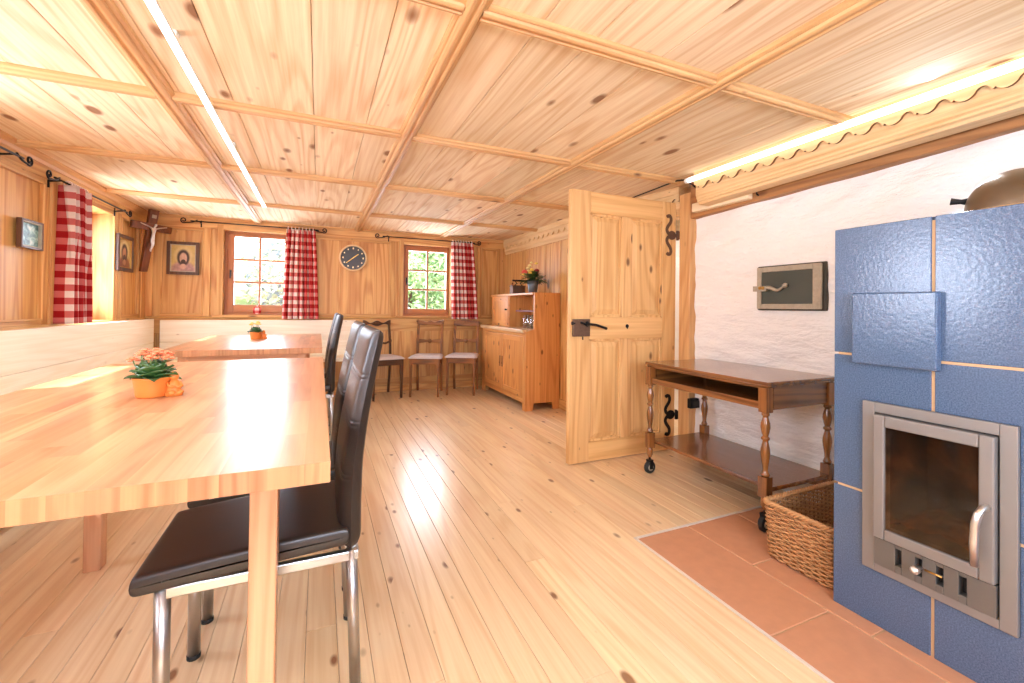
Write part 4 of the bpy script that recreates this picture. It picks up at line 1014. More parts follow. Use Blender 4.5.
# ------------------------------------------------------------------ wicker basket
BK = thing('wicker_basket', 'rectangular woven willow basket on the hearth beside the stove', 'basket', (2.03, 1.155, 0))
bx0, bx1, by0, by1 = 1.775, 2.30, 1.005, 1.275
def perim(t, grow, cr=0.03):
    a0, a1, b0, b1 = bx0 - grow, bx1 + grow, by0 - 0.0, by1 + grow * 1.1
    w, d = a1 - a0 - 2 * cr, b1 - b0 - 2 * cr; q = PI * cr / 2; tot = 2 * (w + d) + 4 * q; s = (t % 1.0) * tot
    segs = [(w, 0), (q, 1), (d, 2), (q, 3), (w, 4), (q, 5), (d, 6), (q, 7)]
    for l, kx in segs:
        if s <= l: break
        s -= l
    f = s / l
    if kx == 0: return (a0 + cr + s, b0, 0, -1)
    if kx == 2: return (a1, b0 + cr + s, 1, 0)
    if kx == 4: return (a1 - cr - s, b1, 0, 1)
    if kx == 6: return (a0, b1 - cr - s, -1, 0)
    cs = {1: (a1 - cr, b0 + cr, -PI/2), 3: (a1 - cr, b1 - cr, 0), 5: (a0 + cr, b1 - cr, PI/2), 7: (a0 + cr, b0 + cr, PI)}[kx]
    an = cs[2] + f * PI / 2
    return (cs[0] + cr * math.cos(an), cs[1] + cr * math.sin(an), math.cos(an), math.sin(an))
NS = 54; mb = MB(); rows = 25; rb = random.Random(2)
for r_ in range(rows):
    z = 0.012 + r_ * 0.0087; g = 0.012 * (z / 0.235); pts = []
    N = NS * 3
    for i in range(N + 1):
        t = i / N; x, y, nx, ny = perim(t, g); o = 0.0052 * math.cos(PI * (i * NS / N + r_))
        zz = z + 0.0012 * math.sin(i * 0.35 + r_ * 2)
        pts.append((x + nx * o, y + ny * o, zz))
    mb.tube(pts, 0.0038 + rb.uniform(-0.0005, 0.0005), 6, 0, False)
mb.build('woven_sides', M['wicker'], BK)
mb = MB()
for i in range(NS):
    t = (i + 0.0) / NS; x, y, _, _ = perim(t, 0); x2, y2, _, _ = perim(t, 0.012); mb.tube([(x, y, 0.004), (x2, y2, 0.232)], 0.0035, 6)
mb.build('stakes', M['wicker_d'], BK)
mb = MB()
for ph in (0, 1, 2):
    pts = []
    for i in range(361):
        x, y, nx, ny = perim(i / 360, 0.013); a = i * 0.55 + ph * 2 * PI / 3
        pts.append((x + nx * 0.007 * math.cos(a), y + ny * 0.007 * math.cos(a), 0.232 + 0.006 * math.sin(a)))
    mb.tube(pts, 0.0055, 6, 0, False)
mb.build('braided_rim', M['wicker'], BK)
mb = MB()
for i in range(26): 
    y = by0 + 0.01 + i * (by1 - by0 - 0.02) / 25; mb.tube([(bx0 + 0.005, y, 0.007), (bx1 - 0.005, y, 0.007)], 0.0055, 6)
mb.build('base', M['wicker_d'], BK)

# ------------------------------------------------------------------ tiled stove
ST = thing('tiled_stove', 'blue glazed tile stove with a steel fire door', 'stove', (2.1, 0.2, 0))
SX, SY0, SY1, SZ = 1.723, -0.62, 0.983, 1.347
IY0, IY1, IZ0, IZ1 = 0.521, 0.886, 0.186, 0.747               # fire insert
g = 0.0042
mb = MB()                                                     # masonry core with a recess for the insert
c0 = SX + 0.005
wall_with_holes(mb, 'x', c0, c0 + 0.30, SY0 + 0.01, SY1 - 0.012, 0, SZ - 0.012, [(IY0 + 0.02, IY1 - 0.02, IZ0 + 0.02, IZ1 - 0.02)])
mb.box(c0 + 0.30, 2.497, SY0 + 0.01, SY1 - 0.012, 0, SZ - 0.012)
mb.build('core', M['grout'], ST)
mb = MB()
cols = [SY1, 0.703, 0.425, 0.147, -0.131, -0.409, SY0]; rowsz = [0.0, 0.431, 0.900, SZ]
for a, b in zip(cols[1:], cols[:-1]):
    for z0, z1 in zip(rowsz[:-1], rowsz[1:]):
        # cut tiles round the insert
        y0, y1 = a + (g if a > SY0 else 0), b - (g if b < SY1 else 0); c, d = z0 + (g if z0 > 0 else 0), z1 - (g if z1 < SZ else 0)
        if y1 > IY0 and y0 < IY1 and d > IZ0 and c < IZ1:       # corner notched round the fire insert
            yl, zl = (y1 > IY1), (z0 < 0.1)                     # which corner stays
            my = IY1 if yl else IY0; mz = IZ0 if zl else IZ1
            oy, iy = (y1, y0) if yl else (y0, y1); oz, iz = (c, d) if zl else (d, c)
            poly = [(oy, oz), (iy, oz), (iy, mz), (my, mz), (my, iz), (oy, iz)]
            mb.prism(poly, 'x', SX, c0 + 0.001)
        else: mb.box(SX, c0 + 0.001, y0, y1, c, d)
for a, b in ((SX + 0.0125, 2.0), (2.006, 2.28), (2.286, 2.497)):          # end faces and top slabs
    for z0, z1 in zip(rowsz[:-1], rowsz[1:]): mb.box(a, b, SY1 - 0.0125, SY1, z0 + g, z1 - (g if z1 < SZ else 0.0122)); mb.box(a, b, SY0, SY0 + 0.0125, z0 + g, z1 - 0.0122)
    mb.box(a, b, SY0, SY1, SZ - 0.0122, SZ)
mb.build('tile_cladding', M['tile'], ST, bevel=0.0025)
mb = MB(); mb.box(SX - 0.030, SX + 0.001, 0.682, 0.912, 0.873, 1.114); o = mb.build('projecting_tile', M['tile'], ST, bevel=0.005); o['label'] = 'raised blue tile over the seam'
# insert
ins = MB(); x0 = SX - 0.012
DYa, DYb, DZa, DZb = 0.560, 0.846, 0.306, 0.710
for q in [(IY0, DYa - 0.004, IZ0, IZ1), (DYb + 0.004, IY1, IZ0, IZ1), (DYa - 0.004, DYb + 0.004, DZb + 0.004, IZ1), (DYa - 0.004, DYb + 0.004, IZ0, 0.212)]:
    ins.box(x0, SX + 0.02, *q)
fr = ins.build('insert_frame', M['steel'], ST, bevel=0.002)
dm = MB(); gy0, gy1, gz0, gz1 = 0.592, 0.815, 0.341, 0.673
for q in [(DYa, gy0, DZa, DZb), (gy1, DYb, DZa, DZb), (gy0, gy1, DZa, gz0), (gy0, gy1, gz1, DZb)]: dm.box(x0 - 0.018, SX + 0.012, *q)
dr = dm.build('fire_door', M['steel'], ST, bevel=0.004)
gm = MB(); gm.box(x0 - 0.009, x0 - 0.005, gy0 - 0.004, gy1 + 0.004, gz0 - 0.004, gz1 + 0.004); gm.build('fire_glass', M['fireglass'], dr)
hm = MB(); hx = x0 - 0.018
hm.tube([(hx, 0.573, 0.514), (hx - 0.028, 0.574, 0.516), (hx - 0.040, 0.578, 0.50), (hx - 0.043, 0.583, 0.47), (hx - 0.040, 0.586, 0.42), (hx - 0.034, 0.587, 0.355)], [0.008, 0.008, 0.009, 0.0095, 0.010, 0.009], 12)
ho = hm.build('door_handle', M['silver'], dr); ho['label'] = 'curved pale steel handle'
pm = MB(); slots = [0.781, 0.729, 0.679, 0.628]
ys_ = sorted([s + d for s in slots for d in (-0.0085, 0.0085)]); ed = [0.560] + ys_ + [0.848]
for i in range(0, len(ed) - 1, 2): pm.box(x0 - 0.006, SX + 0.012, ed[i], ed[i + 1], 0.214, 0.302)
for s in slots: pm.box(x0 - 0.006, SX + 0.012, s - 0.0085, s + 0.0085, 0.214, 0.236); pm.box(x0 - 0.006, SX + 0.012, s - 0.0085, s + 0.0085, 0.290, 0.302)
pm.box(x0 - 0.003, x0 + 0.004, 0.7205, 0.7375, 0.262, 0.266); pm.box(x0 - 0.003, x0 + 0.004, 0.6705, 0.6875, 0.262, 0.266)
po = pm.build('air_control_panel', M['steel_dark'], ST, bevel=0.0015)
km = MB(); RY = Matrix.Rotation(-PI/2, 3, 'Y')
km.lathe([(0.005, 0), (0.005, 0.018), (0.011, 0.020), (0.012, 0.036), (0.009, 0.040), (0, 0.041)], (x0 - 0.006, 0.724, 0.264), 14, M=RY); km.build('slider_knob', M['silver'], po)
km = MB(); km.tube([(x0 - 0.010, 0.712, 0.265), (x0 - 0.010, 0.672, 0.265)], 0.003, 8); km.build('slider_rod', M['gold'], po)
km = MB(); km.box(x0 + 0.02, x0 + 0.024, 0.565, 0.845, 0.215, 0.30); km.build('slot_backing', M['soot'], po)
fb = MB()                                                     # fire chamber, open to the room side
fx0, fx1, a, b, c, d = SX + 0.025, SX + 0.28, 0.575, 0.832, 0.325, 0.69
for q in [(fx1, fx1 + 0.01, a, b, c, d), (fx0, fx1, a - 0.01, a, c, d), (fx0, fx1, b, b + 0.01, c, d), (fx0, fx1, a, b, d, d + 0.01), (fx0, fx1, a, b, c - 0.01, c)]: fb.box(*q)
fb.build('fire_chamber', M['firebrick'], ST)
rr = random.Random(8); am = MB()
am.grid(lambda u, v: (fx0 + 0.005 + u * (fx1 - fx0 - 0.01), a + 0.003 + v * (b - a - 0.006), c + 0.02 + 0.045 * math.sin(PI * v) * (0.4 + 0.6 * u) + 0.008 * math.sin(u * 17 + v * 9) * math.sin(v * 23)), 24, 24)
am.build('ash_bed', M['ash'], ST)

# domed metal lid standing on the stove
LD = thing('domed_metal_lid', 'bronze coloured metal dome with black knobs on top of the stove', 'lid', (2.03, 0.615, SZ))
mb = MB(); cy, cxx = 0.614, 2.03
def dome(u, v):
    a = u * 2 * PI; t = v * PI / 2
    return (cxx + 0.125 * math.cos(a) * math.cos(t), cy + 0.126 * math.sin(a) * math.cos(t) * (1.0), SZ + 0.030 + 0.132 * math.sin(t) ** 0.92)
mb.grid(dome, 48, 20); mb.build('dome', M['bronze'], LD)
mb = MB()
n = 48
prof = [(1.0, 0.0), (1.06, 0.004), (1.07, 0.012), (1.02, 0.018), (1.02, 0.026), (1.05, 0.029), (1.0, 0.034)]
v = [(cxx + 0.125 * s * math.cos(2*PI*j/n), cy + 0.126 * s * math.sin(2*PI*j/n), SZ + z) for s, z in prof for j in range(n)]
f = [(i*n+j, i*n+(j+1)%n, (i+1)*n+(j+1)%n, (i+1)*n+j) for i in range(len(prof)-1) for j in range(n)]
mb.add(v, f, 0, True); mb.tube([(cxx + 0.126 * math.cos(t) * 0.15 + 0.0, cy - 0.06 - 0.02 * math.sin(t), 0) for t in (0, 1)], 0.0001, 3) if False else None
pts = [(cxx + 0.118 * math.cos(t), cy - 0.055, SZ + 0.032 + 0.119 * math.sin(t)) for t in [i * PI / 24 for i in range(25)]]
mb.tube(pts, 0.006, 8)
mb.build('rim', M['bronze_lt'], LD)
for (p, q) in (((cxx - 0.03, cy + 0.110, SZ + 0.078), (cxx - 0.045, cy + 0.150, SZ + 0.086)), ((cxx - 0.100, cy - 0.050, SZ + 0.090), (cxx - 0.135, cy - 0.065, SZ + 0.100))):
    mb = MB(); mb.tube([p, Vector(p).lerp(Vector(q), 0.4), q], [0.013, 0.008, 0.012], 10); mb.build('knob', M['rubber'], LD)

# ------------------------------------------------------------------ soot hatch on the white wall
HT = thing('iron_hatch', 'iron soot hatch with wavy handle in the white wall', 'hatch', (XW, 1.66, 1.06))
y0, y1, z0, z1 = 1.466, 1.853, 1.060, 1.312
mb = MB(); mb.box(XW - 0.018, XW + 0.02, y0 - 0.008, y1 + 0.006, z0 - 0.008, z1 + 0.008); mb.build('rim', M['hatchedge'], HT, bevel=0.006)
mb = MB(); t = 0.03
for q in [(y1 - t, y1, z0, z1), (y0 + 0.012, y0 + 0.055, z0, z1), (y0 + 0.055, y1 - t, z0, z0 + t), (y0 + 0.055, y1 - t, z1 - t, z1)]: mb.box(XW - 0.032, XW - 0.016, *q)
mb.tube([(XW - 0.030, y0 + 0.012, z0 + 0.004), (XW - 0.030, y0 + 0.012, z1 - 0.004)], 0.008, 8)
mb.build('frame', M['aged'], HT, bevel=0.003)
mb = MB(); mb.box(XW - 0.026, XW - 0.010, y0 + 0.05, y1 - t + 0.004, z0 + t - 0.004, z1 - t + 0.004); mb.build('plate', M['hatch'], HT)
mb = MB(); zc = 1.182; pts = []; rs = []
for i in range(30):
    u = i / 29; pts.append((XW - 0.040, y1 - 0.06 - u * 0.125, zc + 0.011 * math.sin(u * 2 * PI * 1.1 + 0.6) * (0.4 + u))); rs.append(0.0125 - 0.006 * u + (0.006 if u > 0.93 else 0))
mb.tube(pts, rs, 10); mb.ball(pts[-1], (0.009, 0.015, 0.015), 10, 8); mb.box(XW - 0.05, XW - 0.03, y1 - 0.075, y1 + 0.012, zc - 0.016, zc + 0.016)
mb.build('handle', M['aged'], HT)
mb = MB()
for dy in (0.035, 0.055): mb.ball((XW - 0.052, y1 - dy, zc + 0.004), 0.0105, 10, 8)
mb.build('brass_knob', M['gold'], HT)

# ------------------------------------------------------------------ curtains and rods
def spiral(c, r, turns, ax, sgn, start):
    pts = []
    for i in range(40):
        t = i / 39; a = start + sgn * t * turns * 2 * PI; rr_ = r * (1 - 0.75 * t)
        h, w = rr_ * math.cos(a), rr_ * math.sin(a)
        pts.append((c[0] + h, c[1], c[2] + w) if ax == 'x' else (c[0], c[1] + h, c[2] + w))
    return pts
def rod(label, ax, fixed, a, b, z, wallpos):
    c = ((a + b) / 2, fixed, z) if ax == 'x' else (fixed, (a + b) / 2, z)
    r = thing('curtain_rod', label, 'curtain rod', c, 'wrought iron curtain rods')
    P = (lambda s, dz=0.0, df=0.0: (s, fixed + df, z + dz)) if ax == 'x' else (lambda s, dz=0.0, df=0.0: (fixed + df, s, z + dz))
    mb = MB(); mb.tube([P(a + 0.09), P(b - 0.09)], 0.0062, 10); mb.build('bar', M['black'], r)
    for e, sg in ((a, 1), (b, -1)):
        mb = MB(); cc = P(e + sg * 0.032, 0.004)
        pts = [P(e + sg * 0.15, 0.012), P(e + sg * 0.11, -0.010), P(e + sg * 0.075, -0.018)] + spiral(cc, 0.030, 1.35, ax, -1 if sg > 0 else 1, -0.9 if sg > 0 else PI + 0.9)
        mb.tube(pts, 0.0058, 8); mb.build('scroll_finial', M['black'], r)
        s = e + sg * 0.17; mb = MB(); d = wallpos - fixed
        mb.tube([P(s), P(s, -0.005, d * 0.5), P(s, -0.01, d)], 0.006, 8); mb.tube([P(s, 0.02, d * 0.96), P(s, -0.05, d * 0.96)], 0.006, 8); mb.build('bracket', M['black'], r)
    return r
rod('black iron curtain rod above the left back window', 'x', YB - 0.085, -1.315, 0.075, 1.905, YB - 0.02)
rod('black iron curtain rod above the right back window', 'x', YB - 0.085, 0.60, 1.955, 1.893, YB - 0.02)
rod('black iron curtain rod above the left wall window', 'y', XL + 0.085, 3.60, 4.93, 1.838, XL + 0.02)
rod('black iron curtain rod end at the left edge of the view', 'y', XL + 0.085, 1.62, 3.46, 1.860, XL + 0.02)
def curtain(label, ax, fixed, a, b, a2, b2, zt, zb, folds, seed):
    """a..b at the top, a2..b2 at the hem"""
    r = thing('curtain', label, 'curtain', ((a + b) / 2, fixed, zb) if ax == 'x' else (fixed, (a + b) / 2, zb), 'red gingham curtains')
    mb = MB(); rr_ = random.Random(seed); ph = [rr_.uniform(-0.7, 0.7) for _ in range(8)]
    cloth = (b - a) * (1.75 if ax == 'x' else 2.6); H = zt - zb; per = 0.088
    def fn(u, v):
        x0 = a + (b - a) * u; x1 = a2 + (b2 - a2) * u; e = v ** 0.8
        s = x0 + (x1 - x0) * e
        w = 2 * PI * folds * (u + 0.014 * math.sin(5 * u + ph[0] * 2 + v * 1.5)) + 0.35 * math.sin(v * 3 + ph[1])
        amp = (0.020 if ax == 'x' else 0.045) + 0.012 * v + 0.006 * math.sin(7 * u + ph[2])
        o = amp * math.sin(w) + 0.006 * math.sin(2.3 * w + ph[3])
        s += 0.010 * math.cos(w) * (0.5 + v * 0.6)
        z = zt - H * v
        return (s, fixed + o, z) if ax == 'x' else (fixed + o, s, z)
    mb.grid(fn, 150, 50, 0, lambda u, v: (u * cloth / per, v * H / per))
    mb.build('cloth', M['gingham'], r, solid=0.0016)
    n = folds + 1
    for i in range(n):
        mb = MB(); s = a + (b - a) * (i + 0.5) / n; pts = []
        for q in range(17):
            t = 2 * PI * q / 16; dz, df = 0.021 * math.cos(t), 0.021 * math.sin(t)
            pts.append((s, fixed + df, zt + 0.006 + dz) if ax == 'x' else (fixed + df, s, zt + 0.006 + dz))
        mb.tube(pts, 0.004, 6, 0, False, None); mb.build('curtain_loop', M['gingham'], r)
    return r
curtain('red and white gingham curtain beside the left back window', 'x', YB - 0.085, -0.345, -0.055, -0.385, -0.012, 1.895, 0.893, 7, 1)
curtain('red and white gingham curtain beside the right back window', 'x', YB - 0.085, 1.545, 1.835, 1.560, 1.915, 1.885, 0.893, 7, 2)
curtain('red and white gingham curtain on the left wall', 'y', XL + 0.085, 3.835, 4.085, 3.815, 4.105, 1.828, 0.908, 6, 3)

# ------------------------------------------------------------------ pictures, clock, crucifix, ornament
def picture(label, ax, wallp, a, b, z0, z1, fw, fmat, imgmat, sgn, hook=False, d=0.02, innermat=None):
    """sgn: direction from wall into the room"""
    r = thing('framed_picture', label, 'picture', ((a + b) / 2, wallp, z0) if ax == 'x' else (wallp, (a + b) / 2, z0))
    def B(mb, p, q, c, e, f0, f1, mi=0):
        lo, hi = wallp + sgn * f0, wallp + sgn * f1
        if ax == 'x': mb.box(p, q, lo, hi, c, e, mi)
        else: mb.box(lo, hi, p, q, c, e, mi)
    m = MB()
    B(m, a, a + fw, z0, z1, 0, d); B(m, b - fw, b, z0, z1, 0, d); B(m, a + fw, b - fw, z0, z0 + fw, 0, d); B(m, a + fw, b - fw, z1 - fw, z1, 0, d)
    m.build('picture_frame', fmat, r, bevel=0.003)
    if innermat:
        m = MB(); w = fw + 0.007
        B(m, a + fw, a + w, z0 + fw, z1 - fw, 0.005, d - 0.004); B(m, b - w, b - fw, z0 + fw, z1 - fw, 0.005, d - 0.004); B(m, a + w, b - w, z0 + fw, z0 + w, 0.005, d - 0.004); B(m, a + w, b - w, z1 - w, z1 - fw, 0.005, d - 0.004)
        m.build('inner_slip', innermat, r)
    m = MB(); B(m, a + fw - 0.003, b - fw + 0.003, z0 + fw - 0.003, z1 - fw + 0.003, 0.002, 0.008); m.build('print', imgmat, r)
    if hook:
        m = MB(); c = (a + b) / 2; B(m, c - 0.006, c + 0.006, z1, z1 + 0.018, 0.002, 0.008); m.build('hanger', M['gold'], r)
    return r
olive = rgb(196, 168, 92)
def portrait(name, ground, hair, skin, robe, u, flip=1):
    """generic head and shoulders print; u = index of the horizontal generated axis"""
    m, nt, p = newmat(name); L = nt.links.new
    p.inputs['Roughness'].default_value = 0.35
    tc = nd(nt, 'ShaderNodeTexCoord'); sp = nd(nt, 'ShaderNodeSeparateXYZ'); L(tc.outputs['Generated'], sp.inputs[0])
    no = nd(nt, 'ShaderNodeTexNoise', inp={'Scale': 9.0, 'Detail': 4.0}); L(tc.outputs['Generated'], no.inputs['Vector'])
    cur = None
    def shade(col, k):
        mx = nd(nt, 'ShaderNodeMix', data_type='RGBA'); mx.inputs[6].default_value = tuple(c * (1 - k) for c in col[:3]) + (1,); mx.inputs[7].default_value = tuple(min(1, c * (1 + k)) for c in col[:3]) + (1,)
        L(no.outputs['Fac'], mx.inputs[0]); return mx.outputs[2]
    out = shade(ground, 0.25)
    for (cx_, cz_, rx, rz, col, k) in [(0.5, 0.60, 0.36, 0.34, (0.62, 0.47, 0.20, 1), 0.2), (0.5, 0.02, 0.50, 0.38, robe, 0.6), (0.5, 0.52, 0.25, 0.30, hair, 0.6), (0.50, 0.50, 0.145, 0.20, skin, 0.5), (0.5, 0.37, 0.10, 0.09, hair, 0.4), (0.5, 0.20, 0.12, 0.10, skin, 0.4)]:
        cv = nd(nt, 'ShaderNodeCombineXYZ')
        for o_, c, r, sl in ((sp.outputs[u], cx_, rx, 0), (sp.outputs[2], cz_, rz, 1)):
            a = nd(nt, 'ShaderNodeMath', operation='SUBTRACT'); a.inputs[1].default_value = c; L(o_, a.inputs[0])
            b = nd(nt, 'ShaderNodeMath', operation='DIVIDE'); b.inputs[1].default_value = r; L(a.outputs[0], b.inputs[0]); L(b.outputs[0], cv.inputs[sl])
        ln = nd(nt, 'ShaderNodeVectorMath', operation='LENGTH'); L(cv.outputs[0], ln.inputs[0])
        mr = nd(nt, 'ShaderNodeMapRange', inp={'From Min': 0.85, 'From Max': 1.1, 'To Min': 1.0, 'To Max': 0.0}); L(ln.outputs['Value'], mr.inputs['Value'])
        mx = nd(nt, 'ShaderNodeMix', data_type='RGBA'); L(mr.outputs[0], mx.inputs[0]); L(out, mx.inputs[6]); L(shade(col, k), mx.inputs[7]); out = mx.outputs[2]
    L(out, p.inputs['Base Color']); return m
im1 = portrait('portrait_print', rgb(196, 168, 100), rgb(60, 40, 30), rgb(196, 156, 132), rgb(170, 132, 122), 0)
picture('dark framed square portrait print left of the left back window', 'x', YB - 0.018, -1.432, -1.156, 1.350, 1.690, 0.030, M['dark_z'], im1, -1, True, 0.024, M['aged'])
im2 = portrait('icon_print', rgb(176, 140, 74), rgb(58, 34, 22), rgb(178, 126, 84), rgb(126, 70, 40), 1)
picture('dark framed portrait icon on the left wall beside the crucifix', 'y', XL + 0.016, 4.815, 5.150, 1.332, 1.655, 0.032, M['dark_z'], im2, 1, False, 0.022, M['gold'])
im3 = picture_mat('landscape_print', [(0.28, rgb(40, 70, 70)), (0.42, rgb(86, 128, 122)), (0.55, rgb(150, 186, 176)), (0.7, rgb(230, 232, 218))], 4.0, (0, 0, 0), 0, None)
picture('small teal landscape picture in brown frame on the left wall', 'y', XL + 0.016, 3.465, 3.685, 1.367, 1.540, 0.012, M['dark_z'], im3, 1, False, 0.028, M['aged'])

CK = thing('wall_clock', 'round black dial wall clock with gold hands between the windows', 'clock', (0.363, YB - 0.02, 1.618))
RXm = Matrix.Rotation(PI/2, 3, 'X'); cc = (0.363, YB - 0.004, 1.618)
mb = MB(); mb.lathe([(0.150, 0), (0.157, 0.004), (0.158, 0.030), (0.152, 0.036), (0.142, 0.036), (0.139, 0.026), (0.139, 0.0)], cc, 56, M=RXm); mb.build('rim', M['clockrim'], CK)
mb = MB(); mb.lathe([(0.140, 0), (0.140, 0.022), (0.0, 0.0221)], cc, 48, M=RXm, smooth=False); mb.build('dial', M['clockface'], CK)
mb = MB(); yd = YB - 0.004 - 0.0235
for h in range(12):
    a = h * PI / 6; s = 0.0075 if h % 3 else 0.0095
    mb.obox((cc[0] + 0.113 * math.sin(a), yd, cc[2] + 0.113 * math.cos(a)), (s * 1.5, 0.002, s * 2), (0, 0, 0))
mb.build('hour_marks', M['bronze_lt'], CK)
def hand(ang, L, w, nm, dy):
    m = MB(); a = math.radians(ang); d = Vector((math.sin(a), 0, math.cos(a))); c = Vector((cc[0], yd - dy, cc[2])) + d * (L / 2 - 0.010)
    m.obox(c, (w, 0.002, L), Matrix.Rotation(a, 3, 'Y')); m.build(nm, M['gold'], CK)
hand(51, 0.085, 0.010, 'hour_hand', 0.003); hand(231, 0.112, 0.008, 'minute_hand', 0.006)

# crucifix across the corner
CR = thing('crucifix', 'dark wooden crucifix with silver figure hanging in the corner', 'crucifix', (-1.58, 5.40, 1.36))
ctr = Vector((-1.496, 5.262, 1.783)); side = Vector((0.51, 0.86, 0)).normalized(); nrm = Vector((0.86, -0.51, 0)).normalized()
lean = Vector((nrm.x * 0.17, nrm.y * 0.17, 1)).normalized()
Mx = Matrix((side, -nrm, Vector((0, 0, 1)))).transposed()
ax_up = lean; fwd = side.cross(ax_up); Mr = Matrix((side, -fwd * -1, ax_up)).transposed()
if Mr.determinant() < 0: Mr = Matrix((side, -fwd, ax_up)).transposed()
mb = MB(); top, bot = 0.17, -0.435
def cp(s, u, d): return ctr + side * s + ax_up * u + nrm * d
def slab(pts, d0, d1):
    n = len(pts); v = [cp(p[0], p[1], d0) for p in pts] + [cp(p[0], p[1], d1) for p in pts]
    mb.add(v, [tuple(range(n)), tuple(reversed(range(n, 2*n)))] + [(i, n+i, n+(i+1)%n, (i+1)%n) for i in range(n)])
slab([(-0.048, top), (0.048, top), (0.030, bot), (-0.038, bot)], -0.012, 0.016); mb.build('upright', M['crossw_z'], CR, bevel=0.004)
mb = MB(); slab([(-0.205, 0.034), (0.205, 0.034), (0.205, -0.034), (-0.205, -0.034)], -0.004, 0.022); mb.build('crossbar', M['crossw_x'], CR, bevel=0.004)
mb = MB(); slab([(-0.022, 0.120), (0.022, 0.120), (0.022, 0.088), (-0.022, 0.088)], 0.016, 0.020); mb.build('plaque', M['aged'], CR)
# figure: one continuous skinned body
def skin_body(name, joints, bones, mat, parent, sub=2):
    me = bpy.data.meshes.new(name); off = OFF.get(parent, Vector())
    me.from_pydata([tuple(Vector(j[0]) - off) for j in joints], bones, []); me.materials.append(mat)
    o = bpy.data.objects.new(name, me); COL.objects.link(o); o.parent = parent; OFF[o] = off
    md = o.modifiers.new('skin', 'SKIN'); md.use_smooth_shade = True
    for sv, j in zip(me.skin_vertices[0].data, joints):
        sv.radius = (j[1], j[1] * 0.85); sv.use_root = False
    me.skin_vertices[0].data[0].use_root = True
    s = o.modifiers.new('sub', 'SUBSURF'); s.levels = sub; s.render_levels = sub
    return o
D0 = 0.036
J = [(cp(0.004, -0.105, D0), 0.0155), (cp(0.004, -0.065, D0), 0.0145), (cp(0.0, -0.025, D0), 0.0185), (cp(0, -0.003, D0 + 0.003), 0.008), (cp(0.006, 0.020, D0 + 0.010), 0.0135), (cp(0.006, 0.034, D0 + 0.010), 0.009),
     (cp(0.030, -0.010, D0), 0.0085), (cp(0.075, 0.004, D0 - 0.002), 0.0068), (cp(0.122, 0.016, D0 - 0.004), 0.0055), (cp(0.138, 0.020, D0 - 0.004), 0.005),
     (cp(-0.030, -0.010, D0), 0.0085), (cp(-0.075, 0.004, D0 - 0.002), 0.0068), (cp(-0.122, 0.016, D0 - 0.004), 0.0055), (cp(-0.138, 0.020, D0 - 0.004), 0.005),
     (cp(0.012, -0.125, D0), 0.0115), (cp(0.014, -0.170, D0 + 0.010), 0.0085), (cp(0.003, -0.220, D0), 0.006), (cp(0.002, -0.240, D0 + 0.006), 0.005),
     (cp(-0.008, -0.125, D0), 0.0115), (cp(-0.003, -0.170, D0 + 0.012), 0.0085), (cp(-0.006, -0.220, D0 + 0.004), 0.006), (cp(-0.006, -0.240, D0 + 0.010), 0.005)]
Bn = [(0, 1), (1, 2), (2, 3), (3, 4), (4, 5), (2, 6), (6, 7), (7, 8), (8, 9), (2, 10), (10, 11), (11, 12), (12, 13), (0, 14), (14, 15), (15, 16), (16, 17), (0, 18), (18, 19), (19, 20), (20, 21)]
skin_body('figure', J, Bn, M['silver'], CR)

# small cloth ornament hanging at the left back window
OR = thing('hanging_ornament', 'small red and white cloth ornament hanging at the left window', 'ornament', (-0.62, 5.50, 0.95))
mb = MB()
def orn(u, v):
    a = u * 2 * PI; t = v * PI; r_ = math.sin(t) ** 0.5
    return (-0.622 + 0.040 * r_ * math.cos(a), 5.512 + 0.016 * r_ * math.sin(a), 0.985 - 0.042 * math.cos(t))
mb.grid(orn, 24, 12, 0, lambda u, v: (u * 3.0, v * 2.0)); mb.build('pouch', M['gingham'], OR)
mb = MB(); mb.tube([(-0.622, 5.512, 1.02), (-0.628, 5.53, 1.10), (-0.614, 5.556, 1.20)], 0.0022, 6); mb.tube([(-0.622, 5.512, 1.02), (-0.60, 5.52, 1.07), (-0.606, 5.54, 1.12)], 0.002, 6); mb.build('white_ribbon', M['white'], OR)

